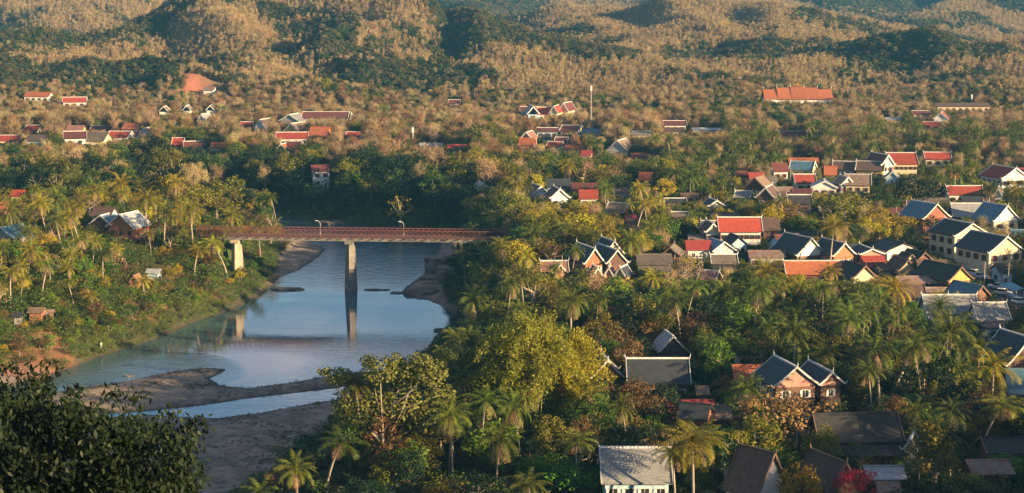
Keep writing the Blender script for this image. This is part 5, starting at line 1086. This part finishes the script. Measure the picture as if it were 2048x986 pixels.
def ch_near(x, y, g, a, v):
    px, py, _ = proj(x, y, g); u = random.random(); left = px < 520
    if 800 < px < 1010 and 470 < py < 800: return ('broad', random.choice(['dark', 'dark', 'green']), random.uniform(.4, .8), random.randrange(6)) if u < .85 else ('palm', 'palm', random.uniform(.6, .9), random.randrange(7))  # dark tree colours stand in for shade along the right riverbank
    if left and y < 640:
        if a < 26: return ('broad', random.choice(['olive', 'bright', 'brown', 'yellow', 'green']), random.uniform(.22, .42), random.randrange(6)) if u < .75 else (None, 0, 0, 0)
        if u < .2: return 'palm', random.choice(['palmy', 'palm', 'palmy']), random.uniform(.5, .9), random.randrange(7)
        if u < .85: return 'broad', random.choice(['olive', 'green', 'olive', 'yellow', 'bright']), random.uniform(.35, .8), random.randrange(6)
        return 'sparse', random.choice(['brown', 'olive', 'tan']), random.uniform(.6, .9), random.randrange(2)
    if y > 640 and px < 960:      # far bank: dark evergreens, their dark colour also standing in for shade
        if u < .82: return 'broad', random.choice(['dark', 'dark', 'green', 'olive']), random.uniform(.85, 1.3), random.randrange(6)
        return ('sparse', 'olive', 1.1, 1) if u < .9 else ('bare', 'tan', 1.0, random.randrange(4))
    if py > 640:
        if u < .16: return 'palm', 'palm', random.uniform(.8, 1.0), random.randrange(7)
        return 'broad', random.choice(['dark', 'green', 'olive', 'dark', 'brown', 'bright']), random.uniform(.55, .9), random.randrange(7)
    if u < .22: return 'palm', random.choice(['palmy', 'palm']), random.uniform(.75, 1.0), random.randrange(7)
    if u < .84: return 'broad', random.choice(['dark', 'green', 'olive', 'yellow', 'olive', 'green']), random.choice([.6, .75, .9, 1.15]), random.randrange(7)
    return ('sparse', random.choice(['olive', 'brown']), random.uniform(.7, .95), random.randrange(2)) if u < .93 else ('bare', 'tan', random.uniform(.7, .9), random.randrange(4))
def ch_far(x, y, g, a, v):
    px, py, _ = proj(x, y, g); u = random.random()
    gp = .62 if py > 300 else .30
    if v > .53: gp += .35
    if v < .44: gp -= .15
    if px > 1400 and y > 900: gp += .15
    if u < gp:
        if py > 290 and px > 1100 and random.random() < .3: return 'palm', 'palm', random.uniform(.8, 1.05), random.randrange(7)
        return 'broad', random.choice(['dark', 'green', 'olive', 'olive']), random.uniform(.5, .95) * (.7 if y > 950 else .95), random.randrange(6)
    return 'bare', random.choice(['tan', 'tan', 'greytan', 'brown', 'rust']), random.uniform(.6, 1.05) * (.66 if y > 950 else .9), random.randrange(4)
filltrees(4300, 272, 560, .62, ch_near)
filltrees(5900, 560, 760, .60, lambda *q: ch_far(*q) if (q[1] > 700 and q[3] > 30) else ch_near(*q))
filltrees(28000, 760, 1130, .42, ch_far)

# ------------------------------------------------------------------ build individual trees (largest 300 of each kind), the rest as stuff
def info(t_):
    pr = TREE_N[t_['kind']][t_['k']]; h = pr['h'] * t_['sz']; px, py, dep = proj(t_['x'], t_['y'], t_['z'] + h * .7); return px, py, dep, h
for t_ in TREES: t_['px'], t_['py'], t_['dep'], t_['h'] = info(t_); t_['size'] = t_['h'] * TREE_N[t_['kind']][t_['k']]['r'] * t_['sc'] / t_['dep'] ** 2
inv = lambda t_: -15 < t_['px'] < 2063 and -5 < t_['py'] < 1010
KN = {'broad': ('broadleaf_tree', 'broadleaf tree', 'tree', 300), 'sparse': ('open_crowned_tree', 'thin crowned tree', 'tree', 90), 'bare': ('leafless_tree', 'leafless tree', 'tree', 200), 'palm': ('coconut_palm', 'coconut palm', 'palm', 290), 'bamboo': ('bamboo_clump', 'bamboo clump', 'bamboo', 60), 'banana': ('banana_plant', 'banana plant', 'banana plant', 60)}
indiv, rest = [], []
for kd in KN:
    g_ = sorted([t_ for t_ in TREES if t_['kind'] == kd and (inv(t_) or t_['keep'])], key=lambda q: (-q['keep'], -q['size'])); n = KN[kd][3]
    indiv += g_[:n]; rest += g_[n:]; rest += [t_ for t_ in TREES if t_['kind'] == kd and not (inv(t_) or t_['keep'])]
groups = {}
for t_ in indiv:
    if t_['label']: continue
    best = min(LMK, key=lambda l: (l[0] - t_['px']) ** 2 + ((l[1] - t_['py']) * 1.4) ** 2); dx, dy = t_['px'] - best[0], (t_['py'] - best[1]) * 1.4
    rel = ('right of' if dx > 0 else 'left of') if abs(dx) > abs(dy) else ('in front of' if dy > 0 else 'behind')
    groups.setdefault((t_['kind'], LOOK[t_['pal']], rel, best[2]), []).append(t_)
ORD = ['first', 'second', 'third', 'fourth', 'fifth', 'sixth', 'seventh', 'eighth', 'ninth', 'tenth', 'eleventh', 'twelfth', 'thirteenth', 'fourteenth', 'fifteenth', 'sixteenth', 'seventeenth', 'eighteenth', 'nineteenth', 'twentieth']
for (kd, look, rel, lm), ts in groups.items():
    ts.sort(key=lambda q: q['px']); w_ = KN[kd][1]
    if kd == 'bare': look = look.replace('leafless ', '').replace('bare ', '')
    for i, t_ in enumerate(ts):
        if len(ts) == 1: t_['label'] = f'{look} {w_} {rel} the {lm}'
        elif len(ts) == 2: t_['label'] = f'{("left", "right")[i]} one of two {look} {w_}s {rel} the {lm}'
        else: t_['label'] = f'{ORD[i] if i < 20 else "far right"} from left of {look} {w_}s {rel} the {lm}'
GRP = {'broad': 'leafy trees around the town and plain', 'sparse': 'thin crowned trees of the valley', 'bare': 'leafless tan trees of the plain', 'palm': 'coconut palms among the houses', 'bamboo': 'bamboo clumps', 'banana': 'banana plants'}
for t_ in indiv:
    pr = TREE_N[t_['kind']][t_['k']]; nm = KN[t_['kind']]; root = empty(nm[0], (t_['x'], t_['y'], t_['z']), t_['rot']); root.scale = (t_['sc'], t_['sc'], t_['sz']); tag(root, t_['label'], nm[2], GRP[t_['kind']])
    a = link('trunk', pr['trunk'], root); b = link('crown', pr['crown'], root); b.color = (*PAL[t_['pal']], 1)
print('TREES individual', len(indiv), 'rest', len(rest), {k: sum(1 for t_ in indiv if t_['kind'] == k) for k in KN})

# ------------------------------------------------------------------ special plants
def big_leaf_tree():
    x, y, _ = P(770, 940, 0); g = G(x, y); root = empty('big_leaved_tree', (x, y, g)); tag(root, 'wide sunlit tree with large pale leaves beside the sandbar', 'tree')
    D = proj(x, y, g)[2]; s = D / F; cl = []
    for (cx_, cy_, r) in [(680, 750, 26), (650, 742, 16), (720, 765, 34), (760, 740, 40), (810, 745, 46), (860, 745, 40), (880, 790, 36), (700, 800, 40), (750, 800, 50), (810, 810, 60), (860, 840, 44), (720, 840, 46), (770, 860, 50), (820, 880, 46), (740, 890, 40), (700, 870, 34), (790, 910, 34), (845, 900, 30), (690, 820, 30), (840, 725, 30), (790, 722, 26), (740, 722, 22), (665, 760, 18)]:
        q = PY(cx_, cy_, y + random.uniform(-4, 5)); cl.append(((q[0] - x, q[1] - y, q[2] - g), r * s * .95))
    q = clump_leaves(cl, 62, .52, .75, .5, .35)
    link('trunk', trunk_mesh(cl, 4.5, .42, 10, PALEBARK, lean=.8, nl=20), root); c = link('crown', quad_mesh('crown', q, [LEAF]), root); c.color = (.14, .155, .03, 1)
big_leaf_tree()
def big_bamboo():
    x, y, _ = P(1085, 905, 0); g = G(x, y); D = proj(x, y, g)[2]; s = D / F; pr = make_plume(23, 12.0, 64, 430, .5)
    for k, (px, sc, pal, lb) in enumerate([(1058, 1.12, (.15, .17, .014), 'huge feathery yellow green bamboo clump left of the shaded tin gable'), (1128, .92, (.30, .27, .014), 'right half of the huge bamboo, its sunlight painted as brighter yellow'), (975, .8, (.06, .09, .012), 'left bamboo of the huge clump, its shade painted as darker green')]):  # sunlit right and shaded left of the clump are put into these colours
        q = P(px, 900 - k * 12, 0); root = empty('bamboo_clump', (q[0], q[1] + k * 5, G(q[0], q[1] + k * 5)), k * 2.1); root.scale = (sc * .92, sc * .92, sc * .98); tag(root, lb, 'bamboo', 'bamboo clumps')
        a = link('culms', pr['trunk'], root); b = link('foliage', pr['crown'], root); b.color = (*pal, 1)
big_bamboo()
def bougainvillea():
    x, y, _ = PY(1714, 952, 262); g = G(x, y); pr = make_broad(8.0, 2.9, 2.4, 22, .32, .24, 90); root = empty('bougainvillea', (x, y, g)); tag(root, 'vivid pink flowering bougainvillea at the bottom by the brick gable', 'shrub')
    link('trunk', pr['trunk'], root); b = link('flowers', pr['crown'], root); b.color = (.75, .04, .14, 1)
bougainvillea()
def near_tree():
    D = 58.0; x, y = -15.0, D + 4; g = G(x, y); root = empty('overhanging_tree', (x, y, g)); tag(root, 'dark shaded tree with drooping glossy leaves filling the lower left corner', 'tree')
    out = [(-40, 785), (60, 772), (110, 785), (150, 822), (230, 826), (290, 855), (350, 872), (385, 890), (372, 930), (388, 960), (370, 1060), (-40, 1060)]
    mb = MB(); tw = []; top = Vector((0, 0, PY(150, 1150, D + 4)[2] - g))
    mb.tube([(1, 0, -2), (0.5, 0, top.z * .6), tuple(top)], [.5, .38, .25], 8)
    for i in range(420):
        for _ in range(60):
            px, py = random.uniform(-40, 408), random.uniform(738, 1040)
            if inpoly(np.array([px]), np.array([py]), out)[0]: break
        q = PY(px, py, D + random.uniform(-4, 7)); e = Vector((q[0] - x, q[1] - y, q[2] - g)); tw.append(e)
        if i < 40:
            m_ = top.lerp(e, .55) + Vector((random.uniform(-.3, .3), random.uniform(-.3, .3), .3)); mb.tube([top.lerp(e, random.uniform(0, .15)), m_, e], [.07, .035, .012], 5)
    for (px, py) in [(60, 742), (150, 790), (265, 800), (385, 860), (395, 850), (405, 945), (15, 738), (100, 750), (335, 838), (230, 790)]:
        q = PY(px, py, D); e = Vector((q[0] - x, q[1] - y, q[2] - g)); tw.append(e)
    qs = []
    for e in tw:
        n = 52; a = unit(n); c = np.array(e) + a * (rng.random((n, 1)) ** .6) * np.array([.62, .62, .5]); nn = unit(n) * .8 + np.array([0, 0, .5]); nn /= np.linalg.norm(nn, axis=1)[:, None]
        qs.append(leaves(c, nn, .21 + .13 * rng.random(n), .42, droop=.55))
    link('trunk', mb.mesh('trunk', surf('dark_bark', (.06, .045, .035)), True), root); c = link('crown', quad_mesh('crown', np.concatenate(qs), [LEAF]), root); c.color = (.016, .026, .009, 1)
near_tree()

# ------------------------------------------------------------------ stuff: scattered by geometry nodes
def source(name, me_, color):
    me2 = me_.copy(); nm_ = 'foliage_' + '_'.join(str(int(c * 1000)) for c in color)
    for i_, m_ in enumerate(me2.materials):
        if m_ in (LEAF, TWIG):
            k_ = nm_ + ('t' if m_ == TWIG else '')
            me2.materials[i_] = MATS[k_] if k_ in MATS else leaf_mat(k_, .1 if m_ == TWIG else .24, 1.2, color)
    return bpy.data.objects.new(name, me2)
def joined(pr, name):
    a, b = pr['trunk'], pr['crown']; bm_ = bmesh.new(); bm_.from_mesh(a); n = len(bm_.faces); bm_.from_mesh(b); me_ = bpy.data.meshes.new(name); bm_.to_mesh(me_); bm_.free()
    mats = list(a.materials) + list(b.materials); [me_.materials.append(x) for x in mats]; k = len(a.materials)
    mi = np.zeros(len(me_.polygons), dtype=np.int32); me_.polygons.foreach_get('material_index', mi); mi[n:] += k; me_.polygons.foreach_set('material_index', mi); return me_
def scatter(name, pts, sc, rot, vid, sources, label, cat):
    me_ = bpy.data.meshes.new(name); me_.vertices.add(len(pts)); me_.vertices.foreach_set('co', np.asarray(pts, dtype=np.float32).reshape(-1))
    for nm, ty, dat in (('scl', 'FLOAT_VECTOR', sc), ('rotz', 'FLOAT', rot), ('vid', 'INT', vid)):
        at_ = me_.attributes.new(nm, ty, 'POINT'); at_.data.foreach_set('vector' if ty == 'FLOAT_VECTOR' else 'value', np.asarray(dat, dtype=np.int32 if ty == 'INT' else np.float32).reshape(-1))
    o_ = link(name, me_); tag(o_, label, cat, kind='stuff')
    ng = bpy.data.node_groups.new(name, 'GeometryNodeTree'); ng.interface.new_socket('Geometry', in_out='INPUT', socket_type='NodeSocketGeometry'); ng.interface.new_socket('Geometry', in_out='OUTPUT', socket_type='NodeSocketGeometry')
    N = ng.nodes; gi = N.new('NodeGroupInput'); go = N.new('NodeGroupOutput'); jn = N.new('GeometryNodeJoinGeometry')
    def attr(nm, ty): a = N.new('GeometryNodeInputNamedAttribute'); a.data_type = ty; a.inputs['Name'].default_value = nm; return a.outputs['Attribute']
    sv = attr('scl', 'FLOAT_VECTOR'); rv_ = attr('rotz', 'FLOAT'); iv = attr('vid', 'INT'); cx_ = N.new('ShaderNodeCombineXYZ'); ng.links.new(rv_, cx_.inputs[2])
    for k, src in enumerate(sources):
        cmp_ = N.new('FunctionNodeCompare'); cmp_.data_type = 'INT'; cmp_.operation = 'EQUAL'; a_in = [s_ for s_ in cmp_.inputs if s_.type == 'INT']; ng.links.new(iv, a_in[0]); a_in[1].default_value = k
        oi = N.new('GeometryNodeObjectInfo'); oi.inputs['Object'].default_value = src; oi.inputs['As Instance'].default_value = True
        ip = N.new('GeometryNodeInstanceOnPoints'); ng.links.new(gi.outputs[0], ip.inputs['Points']); ng.links.new(cmp_.outputs[0], ip.inputs['Selection']); ng.links.new(oi.outputs['Geometry'], ip.inputs['Instance'])
        ng.links.new(cx_.outputs[0], ip.inputs['Rotation']); ng.links.new(sv, ip.inputs['Scale']); ng.links.new(ip.outputs[0], jn.inputs[0])
    ng.links.new(jn.outputs[0], go.inputs[0]); md = o_.modifiers.new('scatter', 'NODES'); md.node_group = ng
    print('SCATTER', name, len(pts))
# hillside forest: light versions of the trees
def hill_green(h, rx, n=10, per=11, leaf=1.0):
    rz = h * .36; cl = clumps_in(rx, rz, h - rz, n, .36); q = clump_leaves(cl, per, leaf, .8); mb = MB(); mb.tube([(0, 0, -1), (0, 0, h * .6)], [.18, .1], 4); return quad_mesh('hill_tree', q, [LEAF, BARK], None, ex(mb, 1))
def ex(mb, m): mb.m = [m] * len(mb.m); return mb
def hill_bare(h, rx, n=150):
    mb = MB(); mb.tube([(0, 0, -1), (0, 0, h * .9)], [.16, .05], 4)
    c = np.stack([rng.normal(size=n) * rx * .42, rng.normal(size=n) * rx * .42, h * (.42 + .55 * rng.random(n))], 1); c[:, :2] *= (1.15 - .6 * ((c[:, 2:] / h - .42) / .55)); d = unit(n) * .55 + np.array([0, 0, 1]) + c * np.array([.25, .25, 0]); d /= np.linalg.norm(d, axis=1)[:, None]
    s_ = np.cross(d, unit(n)); s_ /= np.linalg.norm(s_, axis=1)[:, None]; ln = .8 + 1.4 * rng.random((n, 1)); wd = .10
    q = np.stack([c - d * ln * .5 - s_ * wd, c - d * ln * .5 + s_ * wd, c + d * ln * .5 + s_ * wd * .4, c + d * ln * .5 - s_ * wd * .4], 1); return quad_mesh('hill_tree', q, [TWIG, PALEBARK], None, ex(mb, 1))
hb = [hill_bare(12, 3.0), hill_bare(14, 2.6, 130), hill_bare(10, 3.4, 160)]; hg = [hill_green(11, 4.2, 12, 12), hill_green(9, 3.6, 10, 14, .9), hill_green(13, 4.6, 14, 10, 1.1)]
SRC = [source('hill_tree', hb[0], PAL['tan']), source('hill_tree', hb[1], (.28, .20, .095)), source('hill_tree', hb[2], PAL['greytan']), source('hill_tree', hg[0], (.045, .07, .022)), source('hill_tree', hg[1], (.07, .085, .025)), source('hill_tree', hg[2], (.12, .10, .04))]
n = 420000; yy = np.sqrt(rng.uniform(1090 ** 2, 3300 ** 2, n)); xx = rng.uniform(-.34, .34, n) * yy
keep = rng.random(n) < np.clip(1.35 - (yy - 1120) / 1500, .42, 1); xx, yy = xx[keep], yy[keep]; gg = ground(xx, yy)
px, py, dp = proj(xx, yy, gg + 10); ok = (py > -25) & (px > -200) & (px < 2250) & (sdf(xx, yy, SOIL) > 2)
for (a, b, c, d, e) in RECTS: ok &= ~((dp < e) & (px > a - 3) & (px < c + 3) & (py < d) & (py > b - 30) & (e > 880))
for f in FOOT: ok &= ((xx - f[0]) ** 2 + (yy - f[1]) ** 2 > (f[2] + 2) ** 2)
# hide what lies behind a crest
pxs = px[ok]; order = None
xx, yy, gg, px, py = xx[ok], yy[ok], gg[ok], px[ok], py[ok]
vis = np.ones(len(xx), bool)
for tfrac in np.linspace(.35, .985, 30):
    gz = ground(xx * tfrac, yy * tfrac); lz = CAMZ + (gg + 11 - CAMZ) * tfrac; vis &= ~(gz > lz + 1.0)
xx, yy, gg, px, py = [q[vis] for q in (xx, yy, gg, px, py)]
nv = fbm(xx / 150, yy / 150, 51, 4); nv2 = fbm(xx / 16, yy / 16, 63, 2); 
def near_poly(poly, soft): return np.clip(1 - sdf(px, py, poly) / soft, 0, 1)
gz_ = (nv - .5) * 4.2 + (nv2 - .5) * .9 - .15
for poly, amt in (([(150, 175), (220, 135), (300, 118), (370, 130), (380, 180), (300, 185)], 1.6), ([(620, 170), (680, 130), (900, 95), (930, 115), (1010, 140), (1120, 160), (1140, 200), (800, 190)], .8), ([(1330, 90), (1460, 70), (1560, 100), (1560, 150), (1400, 160), (1330, 140)], .8), ([(1600, 180), (1700, 110), (1850, 60), (2048, 90), (2048, 130), (1800, 150)], .7), ([(520, 0), (720, 20), (700, 70), (560, 60)], .9),
                  ([(-20, 60), (200, 60), (330, 20), (330, 60), (100, 80)], .6), ([(1060, 60), (1300, 30), (1330, 90), (1200, 130)], -.0), ([(850, -20), (1070, -20), (1000, 60), (900, 40)], 1.2), ([(1000, 70), (1180, 50), (1300, 120), (1250, 140), (1120, 105)], .35), ([(1560, -20), (1720, 40), (1900, 50), (2048, 10), (2048, -20)], .9)):  # some green patches stand in for shade on slopes behind the crests
    gz_ = gz_ + amt * near_poly(poly, 14)
isg = gz_ > rng.normal(size=len(xx)) * .16 + .2
vid = np.where(isg, 3 + rng.choice(3, len(xx), p=[.5, .35, .15]), rng.choice(3, len(xx), p=[.4, .35, .25]))
sc = (.75 + .55 * rng.random(len(xx)))[:, None] * np.array([.6, .6, .52]); sc *= np.clip(.95 + (yy - 1200) / 2500, .95, 1.6)[:, None]
scatter('hillside_forest', np.stack([xx, yy, gg], 1), sc, rng.uniform(0, 6.28, len(xx)), vid, SRC, 'dense mixed forest of leafless tan and green trees covering the hills', 'forest')
# the remaining trees of the plain
allp = {}; srcs = []; rows = []
for t_ in rest:
    far = t_['dep'] > 850; key = (t_['kind'], t_['k'], t_['pal'])
    if key not in allp: allp[key] = len(srcs); srcs.append(source('plain_tree', joined(TREE_N[t_['kind']][t_['k']], 'plain_tree') if True else None, PAL[t_['pal']]))
    rows.append((t_['x'], t_['y'], t_['z'], t_['sc'], t_['sz'], t_['rot'], allp[key]))
rows = np.array(rows); scatter('valley_woods', rows[:, :3], np.stack([rows[:, 3], rows[:, 3], rows[:, 4]], 1), rows[:, 5], rows[:, 6].astype(int), srcs, 'countless smaller trees filling the valley floor between the villages', 'woods')
# undergrowth
bush = [make_broad(2.6, 1.7, 1.3, 9, .45, .34, 26), make_broad(2.0, 2.0, 1.0, 9, .42, .3, 28), make_broad(1.4, 1.2, .7, 6, .5, .25, 40)]
bs_ = [joined(b, 'bush') for b in bush]
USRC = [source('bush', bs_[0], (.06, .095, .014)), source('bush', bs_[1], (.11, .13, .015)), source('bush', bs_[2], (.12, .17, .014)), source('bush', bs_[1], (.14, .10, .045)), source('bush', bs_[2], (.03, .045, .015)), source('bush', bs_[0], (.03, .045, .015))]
n = 46000; yy = np.sqrt(rng.uniform(265 ** 2, 800 ** 2, n)); xx = rng.uniform(-.35, .35, n) * yy; yl = rng.uniform(380, 640, 16000); yy = np.concatenate([yy, yl]); xx = np.concatenate([xx, rng.uniform(-.35, -.02, 16000) * yl]); gg = ground(xx, yy); dd = sdf(xx, yy, LOW); dq = np.minimum(sdf(xx, yy, W1), sdf(xx, yy, W2)); px, py, dp = proj(xx, yy, gg + 2)
ok = (dd > 1.2) & (sdf(xx, yy, ROADW) > 1.0) & ((np.minimum(sdf(xx, yy, SOIL2), sdf(xx, yy, SOIL3)) > 0) | (rng.random(len(xx)) < .35))
for (a, b, c, d, e) in RECTS: ok &= ~((dp < e) & (px > a - 5) & (px < c + 5) & (py < d + 1) & (py > b - 12 - 16 * (yy > 640)))
for f in FOOT: ok &= ((xx - f[0]) ** 2 + (yy - f[1]) ** 2 > (f[2] * .8) ** 2)
xx, yy, gg, dd, px = xx[ok], yy[ok], gg[ok], dd[ok], px[ok]; left = (px < 560) & (yy < 620); nv = fbm(xx / 12, yy / 12, 91, 3); u = rng.random(len(xx))
vid = np.where(left, np.where(nv > .64, 3, np.where(u < .35, 0, np.where(u < .7, 1, 2))), np.where(nv > .62, 3, np.where(u < .2, 0, np.where(u < .3, 1, np.where(u < .65, 4, 5)))))  # right side leans on darker bushes to stand in for deep shade
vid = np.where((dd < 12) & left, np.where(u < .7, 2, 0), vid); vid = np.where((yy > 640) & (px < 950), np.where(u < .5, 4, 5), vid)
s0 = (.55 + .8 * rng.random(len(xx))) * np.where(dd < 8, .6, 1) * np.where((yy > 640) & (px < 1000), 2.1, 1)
scatter('undergrowth', np.stack([xx, yy, gg], 1), np.stack([s0 * 1.2, s0 * 1.2, s0], 1), rng.uniform(0, 6.28, len(xx)), vid, USRC, 'tangled bushes and scrub covering the riverbanks and gaps between houses', 'undergrowth')
# weeds on the sandbar edges
n = 16000; q = []; 
xx = rng.uniform(-150, 0, n); yy = rng.uniform(330, 470, n); dq = np.minimum(sdf(xx, yy, W1), sdf(xx, yy, W2)); dd = sdf(xx, yy, LOW); nv = fbm(xx / 8, yy / 8, 14, 3)
ok = (dq > .15) & (dd < 2) & ((dq < 1.1) | (nv > .56)) & (rng.random(n) < .85); xx, yy = xx[ok], yy[ok]; gg = ground(xx, yy); s0 = .12 + .22 * rng.random(len(xx))
scatter('sandbar_weeds', np.stack([xx, yy, gg], 1), np.stack([s0 * 1.3, s0 * 1.3, s0], 1), rng.uniform(0, 6.28, len(xx)), rng.integers(0, 2, len(xx)), [source('weed', bs_[2], (.07, .085, .03)), source('weed', bs_[2], (.05, .045, .025))], 'low weeds and driftwood scraps fringing the sandbars', 'weeds')
# unseen trees added on the right-hand ridge for the shade they cast
n = 2600; xx = rng.uniform(40, 330, n); yy = rng.uniform(-60, 330, n); gg = ground(xx, yy); px, py, dp = proj(xx, yy, gg); dpx = np.abs(xx) / np.maximum(yy, 1)
ok = (gg > 8) & (dpx > .36); xx, yy, gg = xx[ok], yy[ok], gg[ok]
scatter('shade_ridge_woods', np.stack([xx, yy, gg], 1), np.full((len(xx), 3), .8), rng.uniform(0, 6.28, len(xx)), rng.integers(3, 6, len(xx)), SRC, 'unseen trees added on the ridge beside the camera to cast shade', 'woods')

# ------------------------------------------------------------------ haze
m, t, o = new_mat('haze_air'); pv = node(t, 'ShaderNodeVolumePrincipled'); pv.inputs['Color'].default_value = (.16, .55, .95, 1); pv.inputs['Density'].default_value = .00008; pv.inputs['Anisotropy'].default_value = .1
t.links.new(pv.outputs[0], o.inputs['Volume'])
mb = MB(); mb.box(-4600, 4600, -450, 6600, float(Z.min()) - 1, max(float(Z.max()), 100) + 20); hz_ = mb.build('haze', m); tag(hz_, kind='stuff')
hz_['label'] = 'thin blue evening haze between the viewer and the hills'; hz_['category'] = 'haze'
